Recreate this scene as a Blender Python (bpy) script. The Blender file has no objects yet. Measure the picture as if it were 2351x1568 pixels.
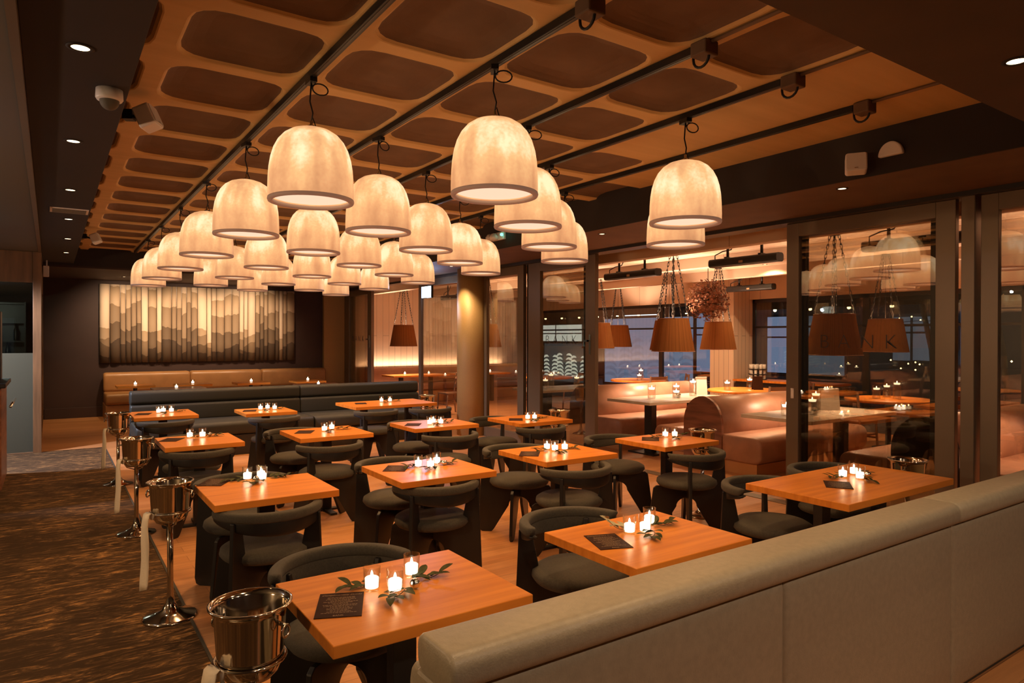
import bpy, bmesh, math, random
from mathutils import Vector, Matrix
R = math.radians
PI = math.pi
sc = bpy.context.scene
col = sc.collection

# ------------------------------------------------------------------ camera
cam = bpy.data.cameras.new('camera')
cam.sensor_fit = 'HORIZONTAL'; cam.sensor_width = 36.0
cam.lens = 36.0 * 1553.4 / 2351.0
cam.clip_start = 0.02; cam.clip_end = 200
co = bpy.data.objects.new('camera', cam); col.objects.link(co)
yaw, pitch, roll = 0.5992, -0.00528, 0.002145
F = Vector((math.sin(yaw)*math.cos(pitch), math.cos(yaw)*math.cos(pitch), math.sin(pitch)))
Rv = Vector((math.cos(yaw), -math.sin(yaw), 0)); Uv = Rv.cross(F)
Rr = Rv*math.cos(roll) + Uv*math.sin(roll); Ur = -Rv*math.sin(roll) + Uv*math.cos(roll)
co.matrix_world = Matrix(((Rr.x, Ur.x, -F.x, 0), (Rr.y, Ur.y, -F.y, 0), (Rr.z, Ur.z, -F.z, 1.65), (0, 0, 0, 1)))
sc.camera = co

# ------------------------------------------------------------------ world, colour management
w = bpy.data.worlds.new('night'); sc.world = w; w.use_nodes = True
w.node_tree.nodes['Background'].inputs[0].default_value = (0.055, 0.07, 0.11, 1)
w.node_tree.nodes['Background'].inputs[1].default_value = 0.10
sc.view_settings.view_transform = 'Standard'; sc.view_settings.look = 'None'
sc.view_settings.gamma = 1; sc.view_settings.use_curve_mapping = False
sc.view_settings.exposure = 0.12
cy = sc.cycles
cy.max_bounces = 7; cy.diffuse_bounces = 3; cy.glossy_bounces = 3; cy.transmission_bounces = 4
cy.transparent_max_bounces = 14; cy.caustics_reflective = False; cy.caustics_refractive = False
cy.sample_clamp_indirect = 3.0; cy.sample_clamp_direct = 0.0
try: cy.use_light_tree = True
except Exception: pass

WARM = (1.0, 0.54, 0.22)

def lamp(name, kind, loc, power, color, size=0.03, spot=None, blend=0.4, aim=None, parent=None):
    l = bpy.data.lights.new(name, kind); l.energy = power; l.color = color
    if kind == 'AREA':
        if isinstance(size, tuple): l.shape = 'RECTANGLE'; l.size, l.size_y = size
        else: l.shape = 'DISK'; l.size = size
    else: l.shadow_soft_size = size
    if kind == 'SPOT': l.spot_size = R(spot); l.spot_blend = blend
    o = bpy.data.objects.new(name, l); col.objects.link(o); o.location = loc
    if aim is not None: o.rotation_euler = (Vector(aim)-Vector(loc)).to_track_quat('-Z', 'Y').to_euler()
    if parent: o.parent = parent
    return o

# light that enters from the neighbouring bar through the opening in the left wall (cool)
lamp('bar_light', 'SPOT', (-1.9, 10.6, 2.7), 900, (0.74, 0.79, 1.0), 0.10, 100, 0.35, (0.1, 10.9, 0))
lamp('wine_room_light', 'POINT', (-0.9, 13.4, 2.2), 20, (0.75, 0.85, 0.75), 0.1)
# lamps of the room behind the camera
for x_ in (0.6, 2.4, 4.2): lamp('room_light', 'SPOT', (x_, -1.0, 2.90), 48, (1.0, 0.70, 0.50), 0.06, 120, 0.8, (x_+0.3, 1.0, 0.6))
# cool lamp over the bar and warm pendants further along it
lamp('bar_lamp', 'POINT', (-1.3, 4.7, 2.45), 9, (0.72, 0.76, 1.0), 0.02)
for y_ in (2.4, 5.6): lamp('bar_pendant', 'POINT', (-2.8, y_, 1.9), 100, (1.0, 0.60, 0.30), 0.08)
# unseen spots added at the front bulkhead to brighten the nearest tables
for x_ in (1.0, 2.2): lamp('bulkhead_fill', 'SPOT', (x_, 1.25, 2.80), 46, (1.0, 0.62, 0.32), 0.03, 95, 0.8, (x_, 1.9, 0.75))
# street light outside the terrace glazing
lamp('street_light', 'POINT', (15.6, 11.0, 3.2), 160, (0.55, 0.70, 1.0), 0.2)

# ------------------------------------------------------------------ materials
MATS = {}
def new_mat(name):
    m = bpy.data.materials.new(name); m.use_nodes = True; MATS[name] = m
    return m, m.node_tree.nodes, m.node_tree.links
def P(name, base, rough=0.5, metal=0.0, spec=0.5, vary=0.0, scale=(8, 8, 8), bump=0.0, bscale=60, sheen=0.0, base2=None, detail=4, coat=0.0):
    m, n, l = new_mat(name); b = n['Principled BSDF']
    b.inputs['Base Color'].default_value = (*base, 1); b.inputs['Roughness'].default_value = rough
    b.inputs['Metallic'].default_value = metal; b.inputs['Specular IOR Level'].default_value = spec
    if sheen: b.inputs['Sheen Weight'].default_value = sheen
    if coat: b.inputs['Coat Weight'].default_value = coat
    if vary or bump:
        tc = n.new('ShaderNodeTexCoord'); mp = n.new('ShaderNodeMapping'); l.new(tc.outputs['Object'], mp.inputs[0])
        oi = n.new('ShaderNodeObjectInfo'); vm = n.new('ShaderNodeVectorMath'); vm.operation = 'SCALE'
        cb = n.new('ShaderNodeCombineXYZ')
        for k in range(3): l.new(oi.outputs['Random'], cb.inputs[k])
        l.new(cb.outputs[0], vm.inputs[0]); vm.inputs['Scale'].default_value = 37.0
        l.new(vm.outputs[0], mp.inputs['Location'])
    if vary:
        mp.inputs['Scale'].default_value = scale
        nz = n.new('ShaderNodeTexNoise'); nz.inputs['Scale'].default_value = 1.0; nz.inputs['Detail'].default_value = detail
        l.new(mp.outputs[0], nz.inputs['Vector'])
        cr = n.new('ShaderNodeValToRGB'); cr.color_ramp.elements[0].position = 0.32; cr.color_ramp.elements[1].position = 0.68
        d = base2 or tuple(c*(1-vary) for c in base)
        cr.color_ramp.elements[0].color = (*d, 1); cr.color_ramp.elements[1].color = (*base, 1)
        l.new(nz.outputs['Fac'], cr.inputs[0]); l.new(cr.outputs[0], b.inputs['Base Color'])
    if bump:
        nb = n.new('ShaderNodeTexNoise'); nb.inputs['Scale'].default_value = bscale; l.new(tc.outputs['Object'], nb.inputs['Vector'])
        bp = n.new('ShaderNodeBump'); bp.inputs['Strength'].default_value = bump; bp.inputs['Distance'].default_value = 0.01
        l.new(nb.outputs['Fac'], bp.inputs['Height']); l.new(bp.outputs[0], b.inputs['Normal'])
    return m
def E(name, color, strength, sampled=True):
    m, n, l = new_mat(name); b = n['Principled BSDF']
    b.inputs['Base Color'].default_value = (0.02, 0.02, 0.02, 1)
    b.inputs['Emission Color'].default_value = (*color, 1); b.inputs['Emission Strength'].default_value = strength
    if not sampled: m.cycles.emission_sampling = 'NONE'
    return m
def G(name, tint=(1, 1, 1), refl=0.08, rough=0.0, rim=None):
    m, n, l = new_mat(name); n.remove(n['Principled BSDF'])
    tr = n.new('ShaderNodeBsdfTransparent'); tr.inputs[0].default_value = (*tint, 1)
    gl = n.new('ShaderNodeBsdfGlossy'); gl.inputs['Roughness'].default_value = rough
    lw = n.new('ShaderNodeLayerWeight'); lw.inputs['Blend'].default_value = 0.5
    pw = n.new('ShaderNodeMath'); pw.operation = 'POWER'; pw.inputs[1].default_value = 4.0; l.new(lw.outputs['Facing'], pw.inputs[0])
    ma = n.new('ShaderNodeMath'); ma.operation = 'MULTIPLY_ADD'; ma.inputs[1].default_value = 0.85 if rim is None else rim; ma.inputs[2].default_value = refl; ma.use_clamp = True
    l.new(pw.outputs[0], ma.inputs[0])
    mx = n.new('ShaderNodeMixShader'); l.new(ma.outputs[0], mx.inputs[0]); l.new(tr.outputs[0], mx.inputs[1]); l.new(gl.outputs[0], mx.inputs[2])
    l.new(mx.outputs[0], n['Material Output'].inputs[0])
    return m

P('table_wood', (0.78, 0.280, 0.042), 0.30, vary=0.45, scale=(1.6, 26, 8), base2=(0.60, 0.190, 0.026), spec=0.22)
P('dark_ply', (0.010, 0.0085, 0.008), 0.40, vary=0.3, scale=(12, 12, 2))
P('seat_fabric', (0.060, 0.052, 0.036), 0.85, vary=0.25, scale=(90, 90, 90), bump=0.25, bscale=260, sheen=0.04)
P('bench_leather', (0.43, 0.37, 0.255), 0.42, vary=0.12, scale=(40, 40, 40), bump=0.10, bscale=160)
P('seam', (0.05, 0.042, 0.03), 0.7)
P('green_vinyl', (0.026, 0.025, 0.019), 0.55, vary=0.15, scale=(60, 60, 60), bump=0.1, bscale=200)
P('tan_leather', (0.40, 0.20, 0.075), 0.36, vary=0.2, scale=(5, 5, 5), bump=0.08, bscale=120)
P('rose_leather', (0.46, 0.235, 0.145), 0.38, vary=0.2, scale=(6, 6, 6), bump=0.08, bscale=120)
P('walnut_panel', (0.30, 0.12, 0.06), 0.35, vary=0.5, scale=(3, 3, 18))
P('steel', (0.70, 0.62, 0.50), 0.10, metal=1.0, bump=0.03, bscale=14)
P('frame_metal', (0.20, 0.148, 0.10), 0.36, metal=0.4, vary=0.1, scale=(2, 2, 2))
P('frame_dark', (0.035, 0.030, 0.028), 0.35, metal=0.4)
P('chrome', (0.75, 0.72, 0.68), 0.15, metal=1.0)
P('black_metal', (0.015, 0.014, 0.013), 0.45, metal=0.3)
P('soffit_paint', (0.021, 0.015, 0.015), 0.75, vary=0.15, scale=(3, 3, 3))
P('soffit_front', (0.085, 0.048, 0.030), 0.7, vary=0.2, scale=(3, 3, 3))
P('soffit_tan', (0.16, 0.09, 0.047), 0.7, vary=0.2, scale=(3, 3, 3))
P('ceiling_tan', (0.66, 0.43, 0.185), 0.75, vary=0.25, scale=(0.8, 9, 1), base2=(0.58, 0.37, 0.15))
P('coffer_felt', (0.185, 0.108, 0.065), 0.95, vary=0.2, scale=(4, 4, 4), bump=0.2, bscale=220)
P('wall_brown', (0.042, 0.019, 0.014), 0.65, vary=0.15, scale=(3, 3, 3))
P('bronze_paint', (0.50, 0.31, 0.12), 0.55, vary=0.12, scale=(90, 90, 90), metal=0.1)
P('white_plastic', (0.80, 0.78, 0.80), 0.45)
P('grey_paint', (0.12, 0.115, 0.10), 0.7)
P('portal_wood', (0.22, 0.105, 0.042), 0.45, vary=0.5, scale=(14, 14, 1.5))
P('napkin', (0.86, 0.74, 0.54), 0.85, bump=0.15, bscale=90)
P('menu_card', (0.045, 0.018, 0.009), 0.7, spec=0.1, vary=0.2, scale=(30, 30, 30))
P('menu_ink', (0.30, 0.19, 0.10), 0.6)
P('leaf', (0.070, 0.070, 0.022), 0.7, spec=0.12, vary=0.5, scale=(40, 40, 40))
P('leaf_pale', (0.40, 0.36, 0.22), 0.6, spec=0.2, vary=0.3, scale=(40, 40, 40))
P('twig', (0.13, 0.08, 0.04), 0.8)
P('marble', (0.88, 0.78, 0.64), 0.16, vary=0.3, scale=(5, 5, 5), base2=(0.74, 0.62, 0.48), detail=8)
P('dark_leg', (0.02, 0.018, 0.017), 0.4)
P('paper', (0.86, 0.78, 0.68), 0.6)
P('dried_leaf', (0.24, 0.085, 0.035), 0.8, vary=0.5, scale=(20, 20, 20))
P('road', (0.03, 0.032, 0.038), 0.6)
P('facade', (0.085, 0.080, 0.082), 0.8, vary=0.3, scale=(2, 2, 2))
P('awning', (0.035, 0.040, 0.030), 0.6)
P('plate', (0.72, 0.66, 0.60), 0.2)
P('oak_floor2', (0.55, 0.26, 0.10), 0.35)
P('chair_wood', (0.22, 0.10, 0.05), 0.45)
G('window_glass', (0.93, 0.90, 0.84), 0.17)
G('clear_glass', (0.985, 0.98, 0.97), 0.035, rough=0.05, rim=0.7)
G('water_glass', (0.93, 0.90, 0.86), 0.05)
E('flame', (1.0, 0.72, 0.38), 40)
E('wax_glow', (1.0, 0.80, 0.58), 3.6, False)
E('wax_soft', (1.0, 0.66, 0.38), 1.3, False)
E('downlight_glow', (1.0, 0.74, 0.42), 6, False)
E('bulb_glow', (1.0, 0.86, 0.45), 14, False)
E('exit_glow', (0.62, 0.80, 1.0), 5.0)
E('green_led', (0.10, 1.0, 0.65), 5, False)
E('shop_glow', (0.20, 0.29, 0.52), 0.8)
E('shop_bright', (0.66, 0.82, 1.0), 2.2)
E('leaf_back', (0.10, 0.16, 0.24), 0.8, False)
E('leaf_dim_back', (0.20, 0.29, 0.50), 0.75, False)
E('leaf_dim', (0.15, 0.22, 0.39), 0.75, False)
E('leaf_white', (0.70, 0.88, 1.0), 2.2, False)
E('cool_strip', (0.55, 0.75, 1.0), 1.6, False)
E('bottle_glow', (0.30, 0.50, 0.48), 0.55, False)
E('violet_glow', (0.30, 0.34, 0.95), 0.8, False)

def tex_coord(n, l, mode='Object'):
    tc = n.new('ShaderNodeTexCoord'); return tc.outputs[mode]

# oak floorboards
m, n, l = new_mat('floor_oak'); b = n['Principled BSDF']
mp = n.new('ShaderNodeMapping'); l.new(tex_coord(n, l), mp.inputs[0])
br = n.new('ShaderNodeTexBrick'); l.new(mp.outputs[0], br.inputs['Vector'])
br.inputs['Color1'].default_value = (0.50, 0.215, 0.078, 1); br.inputs['Color2'].default_value = (0.60, 0.285, 0.112, 1); br.inputs['Mortar'].default_value = (0.27, 0.115, 0.045, 1)
br.inputs['Scale'].default_value = 1; br.inputs['Mortar Size'].default_value = 0.0016; br.inputs['Brick Width'].default_value = 1.7; br.inputs['Row Height'].default_value = 0.13
nz = n.new('ShaderNodeTexNoise'); mp2 = n.new('ShaderNodeMapping'); mp2.inputs['Scale'].default_value = (2, 34, 1); l.new(tex_coord(n, l), mp2.inputs[0]); l.new(mp2.outputs[0], nz.inputs['Vector'])
nz.inputs['Scale'].default_value = 1; nz.inputs['Detail'].default_value = 5
mx = n.new('ShaderNodeMix'); mx.data_type = 'RGBA'; mx.blend_type = 'MULTIPLY'; mx.inputs['Factor'].default_value = 0.55
l.new(br.outputs[0], mx.inputs[6]); l.new(nz.outputs['Color'], mx.inputs[7])
hs = n.new('ShaderNodeHueSaturation'); hs.inputs['Value'].default_value = 1.06; l.new(mx.outputs[2], hs.inputs['Color'])
# keep grain neutral: use Fac instead of colour
cr = n.new('ShaderNodeValToRGB'); cr.color_ramp.elements[0].color = (0.55, 0.55, 0.55, 1); cr.color_ramp.elements[0].position = 0.3; cr.color_ramp.elements[1].position = 0.7
l.new(nz.outputs['Fac'], cr.inputs[0]); l.new(cr.outputs[0], mx.inputs[7])
l.new(hs.outputs[0], b.inputs['Base Color']); b.inputs['Roughness'].default_value = 0.38

# carpet: dark brown with long broken orange streaks
m, n, l = new_mat('carpet'); b = n['Principled BSDF']; b.inputs['Roughness'].default_value = 0.97; b.inputs['Specular IOR Level'].default_value = 0.1
mp = n.new('ShaderNodeMapping'); mp.inputs['Scale'].default_value = (4.6, 19, 1); mp.inputs['Rotation'].default_value = (0, 0, R(4)); l.new(tex_coord(n, l), mp.inputs[0])
nz = n.new('ShaderNodeTexNoise'); nz.inputs['Scale'].default_value = 1; nz.inputs['Detail'].default_value = 6; nz.inputs['Roughness'].default_value = 0.7; nz.inputs['Distortion'].default_value = 1.6; l.new(mp.outputs[0], nz.inputs['Vector'])
nb = n.new('ShaderNodeTexNoise'); nb.inputs['Scale'].default_value = 1.3; nb.inputs['Detail'].default_value = 3; l.new(tex_coord(n, l), nb.inputs['Vector'])
ad = n.new('ShaderNodeMath'); ad.operation = 'MULTIPLY_ADD'; ad.inputs[1].default_value = 0.30; l.new(nb.outputs['Fac'], ad.inputs[0]); l.new(nz.outputs['Fac'], ad.inputs[2])
cr = n.new('ShaderNodeValToRGB'); e = cr.color_ramp.elements
e[0].position = 0.62; e[0].color = (0.052, 0.030, 0.015, 1); e[1].position = 0.84; e[1].color = (0.46, 0.235, 0.08, 1)
x = e.new(0.72); x.color = (0.120, 0.066, 0.029, 1)
l.new(ad.outputs[0], cr.inputs[0]); l.new(cr.outputs[0], b.inputs['Base Color'])

# parchment lantern shade: glowing from inside, brightest in the upper middle of the dome
m, n, l = new_mat('parchment'); b = n['Principled BSDF']; b.inputs['Base Color'].default_value = (0.42, 0.27, 0.15, 1); b.inputs['Roughness'].default_value = 0.6
gx = n.new('ShaderNodeTexCoord'); sx_ = n.new('ShaderNodeSeparateXYZ'); l.new(gx.outputs['Object'], sx_.inputs[0])
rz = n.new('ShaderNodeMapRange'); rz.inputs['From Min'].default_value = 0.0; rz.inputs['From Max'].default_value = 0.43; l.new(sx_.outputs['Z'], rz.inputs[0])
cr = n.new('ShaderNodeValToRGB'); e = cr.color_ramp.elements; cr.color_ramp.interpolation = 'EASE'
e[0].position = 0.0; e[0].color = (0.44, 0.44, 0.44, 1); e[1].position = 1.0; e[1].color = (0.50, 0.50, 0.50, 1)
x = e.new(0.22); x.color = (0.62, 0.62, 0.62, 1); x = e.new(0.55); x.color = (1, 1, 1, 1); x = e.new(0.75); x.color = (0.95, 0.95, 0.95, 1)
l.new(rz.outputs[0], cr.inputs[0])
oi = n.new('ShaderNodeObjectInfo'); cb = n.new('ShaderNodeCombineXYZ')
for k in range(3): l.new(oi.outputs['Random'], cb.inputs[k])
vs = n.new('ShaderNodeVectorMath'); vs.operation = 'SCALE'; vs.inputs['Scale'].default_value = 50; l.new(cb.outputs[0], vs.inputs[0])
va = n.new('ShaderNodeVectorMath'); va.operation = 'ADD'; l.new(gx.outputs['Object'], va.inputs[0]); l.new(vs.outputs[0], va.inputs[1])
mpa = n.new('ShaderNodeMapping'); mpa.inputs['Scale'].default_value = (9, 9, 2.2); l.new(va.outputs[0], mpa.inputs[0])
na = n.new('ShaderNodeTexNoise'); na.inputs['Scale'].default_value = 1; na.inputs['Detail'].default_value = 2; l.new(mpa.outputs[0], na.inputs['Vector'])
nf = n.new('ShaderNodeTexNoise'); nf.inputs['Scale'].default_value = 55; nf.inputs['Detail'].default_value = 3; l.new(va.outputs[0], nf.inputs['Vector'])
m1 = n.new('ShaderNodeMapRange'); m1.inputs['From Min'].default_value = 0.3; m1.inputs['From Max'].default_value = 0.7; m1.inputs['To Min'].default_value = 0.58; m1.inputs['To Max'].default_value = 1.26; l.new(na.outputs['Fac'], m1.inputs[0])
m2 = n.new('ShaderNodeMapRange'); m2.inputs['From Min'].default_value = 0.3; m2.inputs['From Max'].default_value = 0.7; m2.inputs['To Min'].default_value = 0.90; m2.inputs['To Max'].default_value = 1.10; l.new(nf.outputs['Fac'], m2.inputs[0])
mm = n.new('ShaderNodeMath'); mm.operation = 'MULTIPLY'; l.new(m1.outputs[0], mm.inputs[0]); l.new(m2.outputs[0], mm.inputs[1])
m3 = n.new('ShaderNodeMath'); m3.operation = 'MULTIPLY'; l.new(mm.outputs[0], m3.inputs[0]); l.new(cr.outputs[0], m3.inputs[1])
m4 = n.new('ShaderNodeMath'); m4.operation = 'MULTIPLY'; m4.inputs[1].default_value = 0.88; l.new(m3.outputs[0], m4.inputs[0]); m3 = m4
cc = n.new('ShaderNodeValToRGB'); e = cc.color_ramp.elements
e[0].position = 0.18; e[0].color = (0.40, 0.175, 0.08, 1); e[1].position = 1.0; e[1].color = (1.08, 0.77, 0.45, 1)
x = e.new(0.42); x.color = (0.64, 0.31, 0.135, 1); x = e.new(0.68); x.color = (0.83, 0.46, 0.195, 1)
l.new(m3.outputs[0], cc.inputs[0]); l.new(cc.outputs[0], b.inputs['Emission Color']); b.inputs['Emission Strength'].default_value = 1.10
m.cycles.emission_sampling = 'NONE'
m = P('parchment_rim', (0.42, 0.27, 0.18), 0.6); m.node_tree.nodes['Principled BSDF'].inputs['Emission Color'].default_value = (1, 0.55, 0.36, 1); m.node_tree.nodes['Principled BSDF'].inputs['Emission Strength'].default_value = 0.10; m.cycles.emission_sampling = 'NONE'
E('diffuser', (1.0, 0.72, 0.50), 0.92, False)

# hanging rope shade of the terrace lamps
m, n, l = new_mat('rope_shade'); n.remove(n['Principled BSDF'])
tcx = tex_coord(n, l); sp = n.new('ShaderNodeSeparateXYZ'); l.new(tcx, sp.inputs[0])
at = n.new('ShaderNodeMath'); at.operation = 'ARCTAN2'; l.new(sp.outputs['Y'], at.inputs[0]); l.new(sp.outputs['X'], at.inputs[1])
cbx = n.new('ShaderNodeCombineXYZ'); l.new(at.outputs[0], cbx.inputs[0])
nz = n.new('ShaderNodeTexNoise'); nz.inputs['Scale'].default_value = 26; nz.inputs['Detail'].default_value = 3; l.new(cbx.outputs[0], nz.inputs['Vector'])
cr = n.new('ShaderNodeValToRGB'); cr.color_ramp.elements[0].position = 0.3; cr.color_ramp.elements[1].position = 0.7
cr.color_ramp.elements[0].color = (0.10, 0.038, 0.013, 1); cr.color_ramp.elements[1].color = (0.30, 0.125, 0.042, 1); l.new(nz.outputs['Fac'], cr.inputs[0])
df = n.new('ShaderNodeBsdfDiffuse'); tl = n.new('ShaderNodeBsdfTranslucent'); l.new(cr.outputs[0], df.inputs[0]); l.new(cr.outputs[0], tl.inputs[0])
mx = n.new('ShaderNodeMixShader'); mx.inputs[0].default_value = 0.10; l.new(df.outputs[0], mx.inputs[1]); l.new(tl.outputs[0], mx.inputs[2])
l.new(mx.outputs[0], n['Material Output'].inputs[0])

# whitewashed boards (terrace ceiling / end wall)
def board_mat(name, ax, c1, c2, wdt):
    m, n, l = new_mat(name); b = n['Principled BSDF']; b.inputs['Roughness'].default_value = 0.6
    sp = n.new('ShaderNodeSeparateXYZ'); l.new(tex_coord(n, l), sp.inputs[0]); cb = n.new('ShaderNodeCombineXYZ')
    l.new(sp.outputs[ax[0]], cb.inputs[0])
    if len(ax) > 2:
        ad = n.new('ShaderNodeMath'); l.new(sp.outputs[ax[1]], ad.inputs[0]); l.new(sp.outputs[ax[2]], ad.inputs[1]); l.new(ad.outputs[0], cb.inputs[1])
    else: l.new(sp.outputs[ax[1]], cb.inputs[1])
    br = n.new('ShaderNodeTexBrick'); l.new(cb.outputs[0], br.inputs['Vector'])
    br.inputs['Color1'].default_value = (*c1, 1); br.inputs['Color2'].default_value = (*c2, 1); br.inputs['Mortar'].default_value = tuple(c*0.35 for c in c1)+(1,)
    br.inputs['Scale'].default_value = 1; br.inputs['Mortar Size'].default_value = 0.004; br.inputs['Brick Width'].default_value = 3.4; br.inputs['Row Height'].default_value = wdt
    l.new(br.outputs[0], b.inputs['Base Color'])
    return m
board_mat('boards_ceiling', 'YX', (0.72, 0.56, 0.42), (0.60, 0.44, 0.31), 0.16)
board_mat('boards_wall', 'ZX', (0.80, 0.66, 0.53), (0.74, 0.60, 0.47), 0.17)
board_mat('boards_pillar', 'ZXY', (0.76, 0.60, 0.48), (0.72, 0.57, 0.44), 0.12)

# frosted lower glass / clear upper, split at a height
def frosted(name, zsplit):
    m, n, l = new_mat(name); n.remove(n['Principled BSDF'])
    g = n.new('ShaderNodeNewGeometry'); s = n.new('ShaderNodeSeparateXYZ'); l.new(g.outputs['Position'], s.inputs[0])
    lt = n.new('ShaderNodeMath'); lt.operation = 'LESS_THAN'; lt.inputs[1].default_value = zsplit; l.new(s.outputs['Z'], lt.inputs[0])
    tr = n.new('ShaderNodeBsdfTransparent'); tr.inputs[0].default_value = (0.75, 0.80, 0.75, 1)
    gl = n.new('ShaderNodeBsdfGlossy'); gl.inputs['Roughness'].default_value = 0.02
    mx = n.new('ShaderNodeMixShader'); mx.inputs[0].default_value = 0.10; l.new(tr.outputs[0], mx.inputs[1]); l.new(gl.outputs[0], mx.inputs[2])
    tl = n.new('ShaderNodeBsdfTranslucent'); tl.inputs[0].default_value = (0.34, 0.33, 0.23, 1)
    df = n.new('ShaderNodeBsdfDiffuse'); df.inputs[0].default_value = (0.15, 0.135, 0.09, 1)
    m2 = n.new('ShaderNodeMixShader'); m2.inputs[0].default_value = 0.5; l.new(tl.outputs[0], m2.inputs[1]); l.new(df.outputs[0], m2.inputs[2])
    m3 = n.new('ShaderNodeMixShader'); l.new(lt.outputs[0], m3.inputs[0]); l.new(mx.outputs[0], m3.inputs[1]); l.new(m2.outputs[0], m3.inputs[2])
    l.new(m3.outputs[0], n['Material Output'].inputs[0])
frosted('frosted_glass', 1.42)

# misty ridgelines painted across the art slats
m, n, l = new_mat('art_paint'); b = n['Principled BSDF']; b.inputs['Roughness'].default_value = 0.7
g = n.new('ShaderNodeTexCoord'); oi = n.new('ShaderNodeObjectInfo'); s = n.new('ShaderNodeSeparateXYZ'); l.new(g.outputs['Object'], s.inputs[0])
prev = None
def mnode(op, a, bb):
    k = n.new('ShaderNodeMath'); k.operation = op
    for i, v in enumerate((a, bb)):
        if isinstance(v, (int, float)): k.inputs[i].default_value = v
        else: l.new(v, k.inputs[i])
    return k.outputs[0]
cur = None
layers = [(0.96, 0.20, (0.72, 0.57, 0.42), (0.40, 0.285, 0.175)), (0.70, 0.22, None, (0.25, 0.17, 0.10)), (0.46, 0.20, None, (0.14, 0.092, 0.054)), (0.24, 0.16, None, (0.075, 0.048, 0.030))]
for i, (h, amp, c0, c1) in enumerate(layers):
    cb = n.new('ShaderNodeCombineXYZ'); l.new(s.outputs['X'], cb.inputs[0]); cb.inputs[1].default_value = i*7.3
    vz = n.new('ShaderNodeTexNoise'); vz.inputs['Scale'].default_value = 1.1+0.3*i; vz.inputs['Detail'].default_value = 5; l.new(cb.outputs[0], vz.inputs['Vector'])
    edge = mnode('ADD', mnode('MULTIPLY', mnode('SUBTRACT', vz.outputs['Fac'], 0.5), amp*4), h*1.63)
    off = mnode('ADD', edge, mnode('MULTIPLY', mnode('SUBTRACT', mnode('FRACT', mnode('MULTIPLY', oi.outputs['Random'], 7.0), 0.0), 0.5), 0.30))
    off = mnode('SUBTRACT', off, mnode('MULTIPLY', mnode('GREATER_THAN', oi.outputs['Random'], 0.70), 0.95-0.2*i))
    d = mnode('SUBTRACT', off, s.outputs['Z'])
    fac = mnode('GREATER_THAN', d, 0.0)
    fade = n.new('ShaderNodeMapRange'); fade.inputs['From Max'].default_value = 0.35; fade.inputs['To Min'].default_value = 1.0; fade.inputs['To Max'].default_value = 0.68; l.new(d, fade.inputs[0])
    fm = mnode('MULTIPLY', fac, fade.outputs[0])
    mx = n.new('ShaderNodeMix'); mx.data_type = 'RGBA'; l.new(fm, mx.inputs['Factor'])
    if cur is None: mx.inputs[6].default_value = (*c0, 1)
    else: l.new(cur, mx.inputs[6])
    mx.inputs[7].default_value = (*c1, 1); cur = mx.outputs[2]
l.new(cur, b.inputs['Base Color'])

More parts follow.
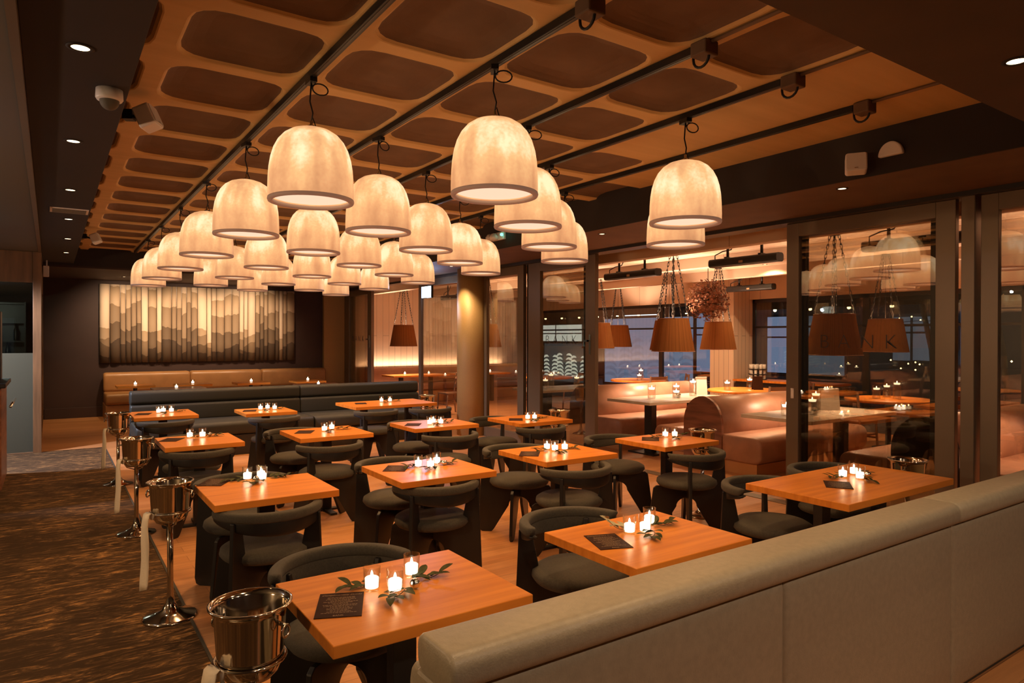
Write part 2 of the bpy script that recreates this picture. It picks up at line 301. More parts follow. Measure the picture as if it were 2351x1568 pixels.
# ------------------------------------------------------------------ mesh helpers
class MB:
    def __init__(s): s.v = []; s.f = []; s.sm = []; s.mi = []
    def add(s, vs, fs, smooth=False, mi=0):
        o = len(s.v); s.v += [tuple(v) for v in vs]
        for f in fs: s.f.append([i+o for i in f]); s.sm.append(smooth); s.mi.append(mi)
        return s
    def box(s, x0, x1, y0, y1, z0, z1, mi=0):
        v = [(x0,y0,z0),(x1,y0,z0),(x1,y1,z0),(x0,y1,z0),(x0,y0,z1),(x1,y0,z1),(x1,y1,z1),(x0,y1,z1)]
        return s.add(v, [(0,3,2,1),(4,5,6,7),(0,1,5,4),(1,2,6,5),(2,3,7,6),(3,0,4,7)], False, mi)
    def obox(s, c, ux, uy, uz):   # oriented box: centre and three half-vectors
        c, ux, uy, uz = map(Vector, (c, ux, uy, uz)); v = []
        for a, bq, d in ((-1,-1,-1),(1,-1,-1),(1,1,-1),(-1,1,-1),(-1,-1,1),(1,-1,1),(1,1,1),(-1,1,1)): v.append(c+ux*a+uy*bq+uz*d)
        return s.add(v, [(0,3,2,1),(4,5,6,7),(0,1,5,4),(1,2,6,5),(2,3,7,6),(3,0,4,7)])
    def lathe(s, prof, n=24, c=(0,0,0), smooth=True, close=False, mi=0, caps=(False, False)):
        vs = []; fs = []; k = len(prof)
        for i in range(n):
            a = 2*PI*i/n
            for r, z in prof: vs.append((c[0]+r*math.cos(a), c[1]+r*math.sin(a), c[2]+z))
        for i in range(n):
            j = (i+1) % n
            for q in range(k-1+(1 if close else 0)):
                q2 = (q+1) % k; fs.append((i*k+q, j*k+q, j*k+q2, i*k+q2))
        if caps[0]: fs.append([i*k for i in range(n)][::-1])
        if caps[1]: fs.append([i*k+k-1 for i in range(n)])
        return s.add(vs, fs, smooth, mi)
    def tube(s, pts, r, n=8, caps=True, smooth=True, rfun=None):
        pts = [Vector(p) for p in pts]; vs = []; fs = []; up = None
        for i, p in enumerate(pts):
            t = (pts[min(i+1, len(pts)-1)]-pts[max(i-1, 0)]).normalized()
            if up is None:
                up = Vector((0,0,1)) if abs(t.z) < 0.9 else Vector((1,0,0))
            a = t.cross(up)
            if a.length < 1e-4: a = t.orthogonal()
            a.normalize(); bb = a.cross(t).normalized(); up = bb
            rr = r if rfun is None else rfun(i/(len(pts)-1))
            for k in range(n):
                an = 2*PI*k/n; vs.append(p+a*(rr*math.cos(an))+bb*(rr*math.sin(an)))
        for i in range(len(pts)-1):
            for k in range(n):
                k2 = (k+1) % n; fs.append((i*n+k, i*n+k2, (i+1)*n+k2, (i+1)*n+k))
        if caps: fs.append(list(range(n))[::-1]); fs.append([(len(pts)-1)*n+k for k in range(n)])
        return s.add(vs, fs, smooth)
    def prism(s, poly, o, u, v, w):   # polygon (a,b) -> o + a*u + b*v, extruded +-w
        o, u, v, w = map(Vector, (o, u, v, w)); k = len(poly)
        vs = [o+u*a+v*bq-w for a, bq in poly]+[o+u*a+v*bq+w for a, bq in poly]
        fs = [list(range(k))[::-1], [k+i for i in range(k)]]+[(i, (i+1) % k, k+(i+1) % k, k+i) for i in range(k)]
        return s.add(vs, fs)
    def sweep(s, sections, close_ends=True, smooth=True):   # list of equal-length rings
        k = len(sections[0]); vs = [p for r_ in sections for p in r_]; fs = []
        for i in range(len(sections)-1):
            for q in range(k): fs.append((i*k+q, i*k+(q+1) % k, (i+1)*k+(q+1) % k, (i+1)*k+q))
        if close_ends: fs.append(list(range(k))[::-1]); fs.append([(len(sections)-1)*k+q for q in range(k)])
        return s.add(vs, fs, smooth)
    def build(s, name, mats, parent=None, bevel=0.0, seg=2, loc=None, subsurf=0):
        me = bpy.data.meshes.new(name); me.from_pydata([tuple(v) for v in s.v], [], s.f)
        for mt in (mats if isinstance(mats, (list, tuple)) else [mats]): me.materials.append(MATS[mt])
        me.polygons.foreach_set('use_smooth', s.sm); me.polygons.foreach_set('material_index', s.mi)
        bm = bmesh.new(); bm.from_mesh(me); bmesh.ops.recalc_face_normals(bm, faces=bm.faces); bm.to_mesh(me); bm.free()
        me.update()
        o = bpy.data.objects.new(name, me); col.objects.link(o)
        if parent: o.parent = parent
        if loc is not None: o.location = loc
        if bevel:
            md = o.modifiers.new('bevel', 'BEVEL'); md.width = bevel; md.segments = seg; md.limit_method = 'ANGLE'; md.angle_limit = R(40)
        if subsurf:
            md = o.modifiers.new('sub', 'SUBSURF'); md.levels = subsurf; md.render_levels = subsurf
        return o
def sup(o, label=None, cat=None, group=None, kind=None):
    if label: o['label'] = label
    if cat: o['category'] = cat
    if group: o['group'] = group
    if kind: o['kind'] = kind
    return o
def thing(name, loc, label, cat, group=None, rz=0):
    o = bpy.data.objects.new(name, None); o.empty_display_size = 0.1; col.objects.link(o); o.location = loc; o.rotation_euler = (0, 0, rz)
    return sup(o, label, cat, group)
def text_mesh(name, cu, mt):
    tmp = bpy.data.objects.new('tmp', cu); col.objects.link(tmp)
    me = bpy.data.meshes.new_from_object(tmp, depsgraph=bpy.context.evaluated_depsgraph_get()); me.name = name
    bpy.data.objects.remove(tmp); me.materials.clear(); me.materials.append(MATS[mt])
    o = bpy.data.objects.new(name, me); col.objects.link(o); return o
def struct(o): o['kind'] = 'structure'; return o
def kids(o): return [c for c in bpy.data.objects if c.parent == o]
KIDS = {}
def dup(o, loc, label, rz=None, group=None):
    if o.name not in KIDS: KIDS[o.name] = [(c, kids(c)) for c in kids(o)]
    r_ = o.copy(); col.objects.link(r_); r_.location = loc
    if rz is not None: r_.rotation_euler = (0, 0, rz)
    r_['label'] = label
    if group: r_['group'] = group
    for c, gs in KIDS[o.name]:
        c2 = c.copy(); col.objects.link(c2); c2.parent = r_
        for g_ in gs:
            g2 = g_.copy(); col.objects.link(g2); g2.parent = c2
    return r_
def rrect(hx, hy, r_, n=6):
    pts = []
    for cx, cy_, a0 in ((hx-r_, hy-r_, 0), (-hx+r_, hy-r_, 90), (-hx+r_, -hy+r_, 180), (hx-r_, -hy+r_, 270)):
        for i in range(n+1):
            a = R(a0+90*i/n); pts.append((cx+r_*math.cos(a), cy_+r_*math.sin(a)))
    return pts
ORD = ['first', 'second', 'third', 'fourth', 'fifth', 'sixth', 'seventh']
rnd = random.Random(7)

# ================================================================== SETTING
H = 3.15            # coffered ceiling
YB = 13.7           # its far end
struct(MB().box(0.68, 6.02, -1.0, 16.45, -0.06, 0).build('floor', 'floor_oak'))
struct(MB().box(-3.2, 0.68, 11.8, 16.45, -0.06, 0).build('floor', 'floor_oak'))
struct(MB().box(-4.5, 0.68, -1.0, 11.8, -0.06, 0.0).build('carpet', 'carpet'))
struct(MB().box(-0.6, 0.70, 11.76, 11.80, 0.0, 0.004).build('trim_1', 'steel'))
struct(MB().box(0.672, 0.688, -1.0, 11.8, 0.0, 0.004).build('trim_2', 'seam'))
# ceiling with pockets
TRX = [1.22, 1.98, 2.74, 3.50, 4.27]
PX, PY = 0.7625, 0.775
def coffer_cell(mb, x0, x1, y0, y1, pocket=True):
    cx, cyy, hx, hy = (x0+x1)/2, (y0+y1)/2, (x1-x0)/2, (y1-y0)/2
    if not pocket:
        mb.add([(x0,y0,H),(x1,y0,H),(x1,y1,H),(x0,y1,H)], [(0,1,2,3)]); return
    out = []; n_ = 8
    for k in range(4*n_):
        sd, t = divmod(k, n_); t = -1+2*t/n_
        out.append([(t,-1),(1,t),(-t,1),(-1,-t)][sd])
    def ring(ax, ay, r_, z):
        res = []
        for a, bq in out:
            px, py = a*ax, bq*ay; ex, ey = ax-r_, ay-r_
            if abs(px) > ex and abs(py) > ey:
                dx, dy = abs(px)-ex, abs(py)-ey; ln = math.hypot(dx, dy)
                px = math.copysign(ex+r_*dx/ln, px); py = math.copysign(ey+r_*dy/ln, py)
            res.append((cx+px, cyy+py, z))
        return res
    gx_, gy_ = hx-0.062, hy-0.066
    rings = [[(cx+a*hx, cyy+bq*hy, H) for a, bq in out], ring(gx_+0.014, gy_+0.014, 0.15, H), ring(gx_+0.006, gy_+0.006, 0.147, H+0.003), ring(gx_, gy_, 0.145, H+0.010), ring(gx_-0.006, gy_-0.006, 0.143, H+0.016)]
    k = len(out)
    for i in range(4):
        vs = rings[i]+rings[i+1]
        mb.add(vs, [(q, (q+1) % k, k+(q+1) % k, k+q) for q in range(k)], i > 0, 0)
    felt = [rings[4], ring(gx_-0.020, gy_-0.020, 0.14, H+0.026), ring(gx_-0.055, gy_-0.055, 0.12, H+0.040), ring(gx_-0.11, gy_-0.11, 0.09, H+0.050)]
    for i in range(3): mb.add(felt[i]+felt[i+1], [(q, (q+1) % k, k+(q+1) % k, k+q) for q in range(k)], True, 1)
    mb.add(felt[3], [list(range(k))], True, 1)
cm = MB()
Y0 = 0.95
for c in range(-2, 6):
    x0 = TRX[0]+0.03+(c-1)*PX; x1 = x0+PX
    for r_ in range(-3, 17):
        y0 = Y0+r_*PY; y1 = y0+PY
        if y0 > YB-0.2: continue
        pocket = not ((c == 4 and y1 < 4.2) or (c == 5 and y1 < 5.0))
        coffer_cell(cm, x0, x1, y0, y1, pocket)
ceil = struct(cm.build('ceiling', ['ceiling_tan', 'coffer_felt']))
struct(MB().box(-4.5, 6.4, -1.5, 16.5, H+0.13, H+0.2).build('ceiling', 'soffit_paint'))
# left bulkhead, rear bulkhead, right bulkhead, front bulkhead
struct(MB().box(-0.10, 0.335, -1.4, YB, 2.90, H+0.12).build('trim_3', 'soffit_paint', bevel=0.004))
struct(MB().box(-0.135, -0.10, -1.4, YB, 2.85, H+0.12).build('trim_4', 'frame_metal'))
struct(MB().box(-4.5, -0.135, -1.4, YB, 2.86, H+0.12).build('ceiling', 'grey_paint'))
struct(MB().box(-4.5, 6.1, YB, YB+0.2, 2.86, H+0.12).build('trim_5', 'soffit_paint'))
struct(MB().box(-4.5, 6.1, YB+0.0, 16.45, 2.83, 2.86).build('ceiling', 'wall_brown'))
rb = MB().box(4.88, 4.90, 1.46, YB, 2.82, H+0.12)
struct(rb.build('trim_6', 'soffit_paint'))
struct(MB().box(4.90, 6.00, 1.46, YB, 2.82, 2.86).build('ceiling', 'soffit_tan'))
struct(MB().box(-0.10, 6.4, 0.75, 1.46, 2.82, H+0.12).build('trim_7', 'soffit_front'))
struct(MB().box(-4.5, 6.4, -1.5, 0.75, 2.95, H+0.12).build('ceiling', 'grey_paint'))
# back wall and its skirting
struct(MB().box(-3.0, 5.55, 16.40, 16.55, 0, 2.86).build('wall_back', 'wall_brown'))
struct(MB().box(-0.1, 5.55, 16.375, 16.40, 0, 0.21).build('baseboard_back', 'wall_brown', bevel=0.004))
struct(MB().box(5.55, 6.1, 16.3, 16.45, 0, 2.86).build('wall_right', 'bronze_paint'))
# walls outside the picture that close the room
struct(MB().box(-4.6, -4.5, -1.5, 16.5, 0, H+0.2).build('wall_left', 'grey_paint'))
struct(MB().box(-4.6, 6.4, -1.6, -1.5, 0, H+0.2).build('wall_front', 'wall_brown'))
# glazed left partition: frosted panel in the portal and the panels running back from it
def pane(name, boxes, glassbox, fm, gm, parent=None, loc=None):
    o = MB()
    for b_ in boxes: o.box(*b_)
    f_ = o.build(name, fm, parent, bevel=0.003)
    g_ = MB().box(*glassbox).build('pane', gm, f_)
    return f_
wd = struct(pane('window_1', [(-1.75, -1.69, 11.78, 11.86, 0, 2.86), (-0.20, -0.10, 11.76, 11.88, 0, 2.86), (-1.69, -0.20, 11.78, 11.86, 2.42, 2.86), (-1.69, -0.20, 11.78, 11.86, 0, 0.012)],
                 (-1.69, -0.20, 11.815, 11.825, 0.012, 2.42), 'portal_wood', 'frosted_glass'))
wd = struct(pane('window_2', [(-0.16, -0.11, 11.9, 11.96, 0, 2.83), (-0.16, -0.11, 14.0, 14.05, 0, 2.83), (-0.16, -0.11, 16.34, 16.4, 0, 2.83), (-0.16, -0.11, 11.96, 16.34, 2.45, 2.83), (-0.16, -0.11, 11.96, 16.34, 0, 0.10)],
                 (-0.138, -0.132, 11.96, 16.34, 0.10, 2.45), 'portal_wood', 'frosted_glass'))
# dark store behind the glass with bottle racks
struct(MB().box(-3.0, -2.9, 11.9, 16.4, 0, 2.83).build('wall_left', 'facade'))
def bottle(x, y, z, k):
    return MB().lathe([(0.0,0),(0.036,0.0),(0.038,0.02),(0.038,0.19),(0.015,0.24),(0.014,0.31),(0.0,0.31)], 10).build('wine_bottle', 'bottle_glow' if k % 3 == 0 else 'frame_dark', loc=(x, y, z))  # every third bottle has its lit look put in as emission
rk = thing('bottle_rack', (-1.6, 15.8, 0), 'dim bottle rack standing behind the frosted glass partition at far left', 'shelf')
MB().box(-1.2, 1.2, 0, 0.04, 0, 2.3).build('back_panel', 'frame_dark', rk)
for z in (1.2, 1.55, 1.9, 2.25): MB().box(-1.2, 1.2, -0.3, 0, z, z+0.03).build('shelf', 'frame_dark', rk)
for x in (-1.22, 1.20): MB().box(x, x+0.03, -0.3, 0.04, 0, 2.3).build('side_panel', 'frame_dark', rk)
for i in range(18):
    o = bottle(-2.65+0.125*i, 15.65, 1.582 if i % 2 else 1.232, i)
    sup(o, 'wine bottle, some with a painted glow, standing on the dim rack behind the frosted glass', 'bottle', 'wine bottles behind the frosted glass')
for i, (y, z, dx) in enumerate(((13.0, 2.3, 0.9), (14.2, 2.45, 0.8), (12.6, 2.45, 0.4))):
    o = thing('light_tube', (-1.4+0.2*i, y, z), ('cool tube light nearest the portal glass', 'cool tube light deepest in the bottle store', 'short cool tube light close above the portal glass')[i], 'light', 'cool tubes in the bottle store')
    MB().box(-dx/2, dx/2, -0.02, 0.02, 0, 0.03).build('housing', 'frame_dark', o); MB().box(-dx/2+.02, dx/2-.02, -0.015, 0.015, -0.012, -0.001).build('tube', 'cool_strip', o)
    MB().tube([(0,0,0.03),(0,0,2.83-z)], 0.006, 6).build('rod', 'frame_dark', o)
# bar end seen as a dark sliver at the left picture edge
bc = thing('bar_counter', (-0.63, 9.6, 0), 'dark wood bar end at the far left edge beside the carpet', 'counter')
MB().box(-0.9, 0.20, -0.55, 0.55, 0.0, 1.10).build('body', 'walnut_panel', bc, bevel=0.01)
MB().box(-0.93, 0.24, -0.6, 0.6, 1.10, 1.15).build('worktop', 'dark_ply', bc, bevel=0.01)
MB().box(-0.9, 0.16, 0.2, 0.5, 1.15, 1.95).build('back_shelf', 'dark_ply', bc, bevel=0.01)
MB().tube([(0.28, -0.55, 0.9), (0.28, 0.55, 0.9)], 0.015, 8).build('rail', 'chrome', bc)

# glazed doors of the right side, on the plane x = 6.05
XD = 6.05
st = MB().box(XD-0.08, XD+0.14, -1.4, 16.3, 2.78, 2.90)
struct(st.build('trim_8', 'frame_dark', bevel=0.004))
struct(MB().box(XD-0.02, XD+0.12, -1.4, 16.3, -0.02, 0.006).build('trim_9', 'frame_metal'))
dn = [0]
def leaf(y0, y1, sa, sb, x=XD, handle=None, lock=False, mat='frame_metal', text=True, topr=0.13):
    dn[0] += 1
    f_ = pane('door_%d' % dn[0], [(x, x+0.06, y0, y0+sa, 0.006, 2.78), (x, x+0.06, y1-sb, y1, 0.006, 2.78), (x, x+0.06, y0+sa, y1-sb, 2.78-topr, 2.78), (x, x+0.06, y0+sa, y1-sb, 0.006, 0.16)],
              (x+0.026, x+0.034, y0+sa, y1-sb, 0.16, 2.78-topr), mat, 'window_glass')
    struct(f_)
    if lock:
        yy = y0+sa*0.5
        MB().box(x-0.012, x, yy-0.018, yy+0.018, 1.42, 1.70).build('lock_plate', 'chrome', f_, bevel=0.003)
        MB().box(x-0.05, x-0.035, yy-0.012, yy+0.09, 1.60, 1.625).box(x-0.05, x-0.012, yy-0.012, yy+0.012, 1.60, 1.625).build('handle', 'chrome', f_)
    if handle:
        MB().box(x-0.004, x, handle-0.016, handle+0.016, 1.06, 1.16).build('pull', 'chrome', f_)
    if text:
        cu = bpy.data.curves.new('lettering', 'FONT'); cu.body = 'BANK'; cu.size = 0.19; cu.space_character = 1.8; cu.offset = -0.0045; cu.extrude = 0.0008; cu.align_x = 'CENTER'
        t_ = text_mesh('lettering', cu, 'frame_dark'); t_.parent = f_
        t_.location = (x+0.022, (y0+sa+y1-sb)/2+0.05, 1.56); t_.rotation_euler = (R(90), 0, R(-90))
    return f_
leaf(2.50, 4.02, 0.15, 0.13, handle=3.95)
leaf(2.62, 4.02, 0.10, 0.16, x=XD+0.07, mat='frame_dark', text=False)
leaf(0.62, 2.32, 0.14, 0.12)
leaf(-1.0, 0.62, 0.14, 0.12, text=False)
struct(MB().box(XD-0.04, XD+0.10, 2.345, 2.445, 0, 2.80).build('trim_10', 'steel' if False else 'frame_metal', bevel=0.006))
leaf(6.88, 8.42, 0.20, 0.30, lock=True)
leaf(7.10, 8.55, 0.10, 0.34, x=XD+0.07, mat='frame_dark', text=False)
leaf(8.55, 9.72, 0.16, 0.10, text=False)
leaf(10.35, 12.15, 0.10, 0.10, text=False)
leaf(14.55, 16.25, 0.22, 0.30, lock=True, text=True)
leaf(14.70, 16.25, 0.10, 0.40, x=XD+0.07, mat='frame_dark', text=False)
# bronze round column
cl = struct(MB().lathe([(0.262, 0), (0.262, 2.86)], 48, caps=(True, True)).build('column', 'bronze_paint', loc=(5.98, 9.96, 0)))

# ---- terrace shell
struct(MB().box(6.02, 12.2, -1.0, 16.6, -0.06, 0).build('floor', 'floor_oak'))
struct(MB().box(6.19, 12.3, -1.0, 16.6, 2.95, 3.05).build('ceiling', 'boards_ceiling'))
for i, x in enumerate((6.55, 8.6, 10.6)):
    struct(MB().box(x, x+0.16, -1.0, 16.4, 2.72 if i == 0 else 2.78, 2.95).build('trim_%d' % (11+i), 'boards_ceiling', bevel=0.004))
struct(MB().box(6.19, 12.2, 16.4, 16.55, 0, 3.0).build('wall_end', 'boards_wall'))
struct(MB().box(11.9, 12.2, -1.0, 16.4, 2.45, 3.0).build('wall_outer', 'boards_ceiling'))
struct(MB().box(11.95, 12.15, -1.0, 16.4, 0, 0.35).build('wall_outer', 'facade'))
struct(MB().box(11.40, 12.0, 8.75, 9.35, 0, 2.95).build('pillar', 'boards_pillar', bevel=0.005))
wn = [2]
def owin(y0, y1):
    wn[0] += 1
    f_ = pane('window_%d' % wn[0], [(12.0, 12.06, y0, y0+0.06, 0.35, 2.45), (12.0, 12.06, y1-0.06, y1, 0.35, 2.45), (12.0, 12.06, y0, y1, 2.38, 2.45), (12.0, 12.06, y0, y1, 0.35, 0.42), (12.0, 12.06, y0, y1, 1.86, 1.90)],
              (12.02, 12.03, y0+0.06, y1-0.06, 0.42, 2.38), 'frame_dark', 'window_glass')
    return struct(f_)
for y0, y1 in ((-0.8, 1.6), (1.6, 4.0), (4.0, 6.4), (6.4, 8.75), (9.35, 11.3), (11.3, 13.9), (13.9, 16.4)): owin(y0, y1)
# street outside
struct(MB().box(12.2, 40, -14, 34, -0.12, -0.05).build('ground', 'road'))
fb = thing('building', (19.5, 10, -0.05), 'dark shopfront building across the street seen through terrace windows', 'building')
MB().box(0, 3, -16, 22, 0, 7.5).build('wall', 'facade', fb)
for i, (y0, y1, z0, z1, mt) in enumerate(((4.6, 8.2, 0.5, 2.6, 'shop_glow'), (8.5, 10.3, 0.5, 2.7, 'shop_bright'), (1.0, 3.6, 0.6, 2.4, 'shop_glow'), (-1.4, -0.4, 1.1, 2.3, 'shop_glow'), (-2.6, -2.1, 1.0, 2.6, 'shop_glow'), (-7.2, -5.6, 1.0, 2.0, 'shop_bright'), (13.0, 18.5, 1.2, 2.3, 'shop_bright'), (-11, -9.6, 1.2, 2.2, 'shop_glow'))):
    f_ = MB().box(-0.05, 0.0, y0-0.08, y1+0.08, z0-0.08, z1+0.08).build('window', 'frame_dark', fb)
    MB().box(-0.07, -0.055, y0, y1, z0, z1).build('pane', mt, f_)
    bars = MB()
    k = 1 if y1-y0 < 3 else 2
    for q in range(1, k+1): bars.box(-0.09, -0.072, y0+(y1-y0)*q/(k+1)-0.03, y0+(y1-y0)*q/(k+1)+0.03, z0, z1)
    bars.box(-0.09, -0.072, y0, y1, z0+(z1-z0)*0.62, z0+(z1-z0)*0.62+0.05).build('glazing_bars', 'frame_dark', f_)

# ================================================================== TABLES
COLN = ['beside the carpet', 'second from the carpet', 'third from the carpet', 'nearest the glass doors']
ROWN = ['front', 'second', 'third', 'fourth']
# (row, col, cx, cy, width, depth)
TABLES = [(0, 0, 1.04, 2.22, 0.72, 0.61), (0, 1, 2.25, 2.20, 0.72, 0.60), (0, 3, 4.19, 2.32, 1.24, 0.66),
          (1, 0, 1.07, 4.18, 0.69, 0.60), (1, 1, 2.15, 4.17, 0.70, 0.66), (1, 2, 3.32, 4.22, 0.70, 0.64), (1, 3, 4.53, 4.19, 0.68, 0.60),
          (2, 0, 1.08, 6.45, 0.62, 0.66), (2, 1, 2.18, 6.34, 0.69, 0.66), (2, 2, 3.34, 6.34, 0.74, 0.60), (2, 3, 4.43, 6.13, 0.70, 0.66),
          (3, 0, 1.10, 8.92, 0.66, 0.74), (3, 1, 2.20, 8.62, 0.60, 0.62), (3, 2, 3.85, 8.72, 1.18, 0.76)]
def tphrase(r_, c):
    if r_ == 0: return ('the nearest table, %s' % COLN[0], 'the front row middle table', '', 'the long front row table by the doors')[c]
    if r_ == 3: return ('the back row table beside the carpet', 'the back row middle table', 'the long back row table')[c]
    return 'the %s row table %s' % (ROWN[r_], COLN[c])
def make_table(r_, c, cx, cyy, wd_, dp):
    t = thing('dining_table', (cx, cyy, 0), 'honey oak dining table with black legs, ' + tphrase(r_, c)[4:], 'table', 'oak dining tables')
    MB().box(-wd_/2, wd_/2, -dp/2, dp/2, 0.71, 0.75).build('tabletop', 'table_wood', t, bevel=0.003)
    for px in ([0.0] if wd_ < 0.9 else [-0.33, 0.33]):
        MB().box(px-0.045, px+0.045, -0.03, 0.03, 0.02, 0.70).build('leg', 'dark_leg', t, bevel=0.003)
        MB().box(px-0.22, px+0.22, -0.03, 0.03, 0.0, 0.018).box(px-0.03, px+0.03, -0.22, 0.22, 0.0, 0.018).build('foot', 'dark_leg', t)
        MB().box(px-0.18, px+0.18, -0.04, 0.04, 0.70, 0.711).box(px-0.04, px+0.04, -0.18, 0.18, 0.70, 0.711).build('mounting_plate', 'dark_leg', t)
    return t
for a in TABLES: make_table(*a)

# ================================================================== CHAIRS
def arc_section(a, top, hgt, thick, rad, n=10):
    # rounded rail section at polar angle a: radial thickness, height
    ca, sa = math.cos(a), math.sin(a); res = []
    for k in range(n*2):
        an = 2*PI*k/(n*2); cx, sz = math.cos(an), math.sin(an)
        ex = 0.62
        rr = math.copysign(abs(cx)**ex, cx)*thick/2; zz = math.copysign(abs(sz)**ex, sz)*hgt/2
        res.append(((rad+rr)*ca, (rad+rr)*sa, top-hgt/2+zz))
    return res
def make_chair():
    t = thing('dining_chair', (0, 0, 0), 'chair', 'chair', 'black plywood dining chairs')
    # seat pad
    MB().lathe([(0.0, 0.40), (0.19, 0.40), (0.235, 0.408), (0.252, 0.430), (0.247, 0.455), (0.215, 0.474), (0.12, 0.482), (0.0, 0.483)], 36).build('seat', 'seat_fabric', t)
    # curved back rail
    n = 30; a0, a1 = R(184), R(356)
    def rail(h0, h1, thick, rad, drop, mt, nm):
        secs = []
        for i in range(n+1):
            u = i/n; a = a0+(a1-a0)*u; q = math.sin(PI*u)
            e_ = min(1.0, min(u, 1-u)/0.06); ef = 0.25+0.75*math.sqrt(max(0, 1-(1-e_)**2))
            secs.append(arc_section(a, 0.708-drop, (h0+(h1-h0)*q**1.2)*ef, thick*ef, rad+0.008*q))
        MB().sweep(secs).build(nm, mt, t)
    rail(0.050, 0.056, 0.054, 0.285, 0.0, 'seat_fabric', 'backrest')
    rail(0.020, 0.085, 0.022, 0.273, 0.040, 'seat_fabric', 'back_pad')
    rail(0.020, 0.088, 0.014, 0.294, 0.042, 'dark_ply', 'back_shell')
    # two crossing arched plywood panels
    arch = []
    for i in range(13):
        a = PI*i/12; arch.append((0.088*math.cos(a), 0.225+0.075*math.sin(a)))
    poly = [(-0.318, 0.655), (-0.252, 0.655), (-0.215, 0.47), (-0.20, 0.40), (0.255, 0.40), (0.28, 0.38), (0.325, 0.05), (0.318, 0.012), (0.300, 0.0), (0.235, 0.0), (0.215, 0.02)] + arch + [(-0.215, 0.02), (-0.235, 0.0), (-0.31, 0.0), (-0.335, 0.012), (-0.345, 0.05)]
    for sgn in (1, -1):
        ang = R(41)
        d = Vector((math.cos(ang)*sgn, math.sin(ang), 0)); nrm = Vector((-d.y, d.x, 0))*0.0125
        MB().prism(poly, (0, 0, 0), d, (0, 0, 1), nrm).build('leg_frame', 'dark_ply', t, bevel=0.004)
    return t
chair0 = None
def chair(x, y, rz, label):
    global chair0
    if chair0 is None:
        chair0 = make_chair(); chair0.location = (x, y, 0); chair0.rotation_euler = (0, 0, rz); chair0['label'] = label
    else: dup(chair0, (x, y, 0), label, rz)
CH = [  # x, y, facing (deg), table row/col, side word
    (1.02, 2.70, 178, 0, 0, 'far side'), (2.26, 2.68, 182, 0, 1, 'far side'), (3.86, 2.66, 184, 0, 3, 'far left side'), (4.68, 2.72, 178, 0, 3, 'far right side'),
    (1.03, 4.02, 2, 1, 0, 'near side'), (1.06, 4.68, 180, 1, 0, 'far side'), (2.12, 4.05, -3, 1, 1, 'near side'), (2.16, 4.70, 176, 1, 1, 'far side'),
    (3.22, 3.95, 0, 1, 2, 'near side'), (3.30, 4.72, 182, 1, 2, 'far side'), (4.46, 3.90, 6, 1, 3, 'near side'), (4.42, 4.70, 180, 1, 3, 'far side'),
    (1.04, 6.30, 0, 2, 0, 'near side'), (1.10, 6.92, 181, 2, 0, 'far side'), (2.07, 5.98, 0, 2, 1, 'near side'), (2.05, 6.86, 180, 2, 1, 'far side'),
    (3.26, 5.92, 0, 2, 2, 'near side'), (3.35, 6.80, 180, 2, 2, 'far side'), (4.34, 5.88, 0, 2, 3, 'near side'), (4.30, 6.62, 180, 2, 3, 'far side'),
    (1.08, 8.62, 0, 3, 0, 'near side'), (2.22, 8.35, 0, 3, 1, 'near side'), (3.50, 8.32, 2, 3, 2, 'near left side'), (4.24, 8.22, -4, 3, 2, 'near right side')]
for x, y, a, r_, c, sd in CH:
    chair(x, y, R(a), 'grey seated black chair, %s of %s' % (sd, tphrase(r_, c)))

# ================================================================== TABLE SETTINGS
def make_candle():
    t = thing('votive_candle', (0, 0, 0), 'candle', 'candle', 'lit votive candles')
    MB().lathe([(0.0, 0.002), (0.026, 0.002), (0.0275, 0.010), (0.031, 0.085), (0.0290, 0.085), (0.0258, 0.012), (0.0, 0.011)], 20).build('glass_cup', 'clear_glass', t)
    MB().lathe([(0.0, 0.0125), (0.0235, 0.0125), (0.0248, 0.046), (0.021, 0.049), (0.0, 0.0465)], 16).build('wax', 'wax_glow', t)
    MB().lathe([(0.0, 0.047), (0.0045, 0.053), (0.0052, 0.058), (0.003, 0.067), (0.0, 0.073)], 8).build('flame', 'flame', t)
    lamp('flame_light', 'POINT', (0, 0, 0.062), 0.16, (1.0, 0.60, 0.26), 0.007, parent=t)
    return t
cand0 = None
def candle(x, y, z, label):
    global cand0
    if cand0 is None:
        cand0 = make_candle(); cand0.location = (x, y, z); cand0['label'] = label
    else: dup(cand0, (x, y, z), label, rnd.uniform(0, 6))
def leaf_mesh(mb, base, d, ln, wd_, lift=0.2, curl=0.3):
    d = Vector((math.cos(d), math.sin(d), 0)); s_ = Vector((-d.y, d.x, 0)); base = Vector(base); rows = []
    n = 6
    for i in range(n+1):
        u = i/n; wv = wd_*math.sin(PI*min(1, u*0.93+0.05))**0.8*(1 if i < n else 0.02)
        p = base+d*(ln*u)+Vector((0, 0, ln*(lift*u-curl*u*u)))
        p.z = max(p.z, base.z*0.3)
        rows.append((p-s_*wv/2+Vector((0,0,0.12*wv)), p, p+s_*wv/2+Vector((0,0,0.12*wv))))
    vs = [q for r_ in rows for q in r_]; fs = []
    for i in range(n):
        for k in range(2): fs.append((i*3+k, i*3+k+1, (i+1)*3+k+1, (i+1)*3+k))
    mb.add(vs, fs, True)
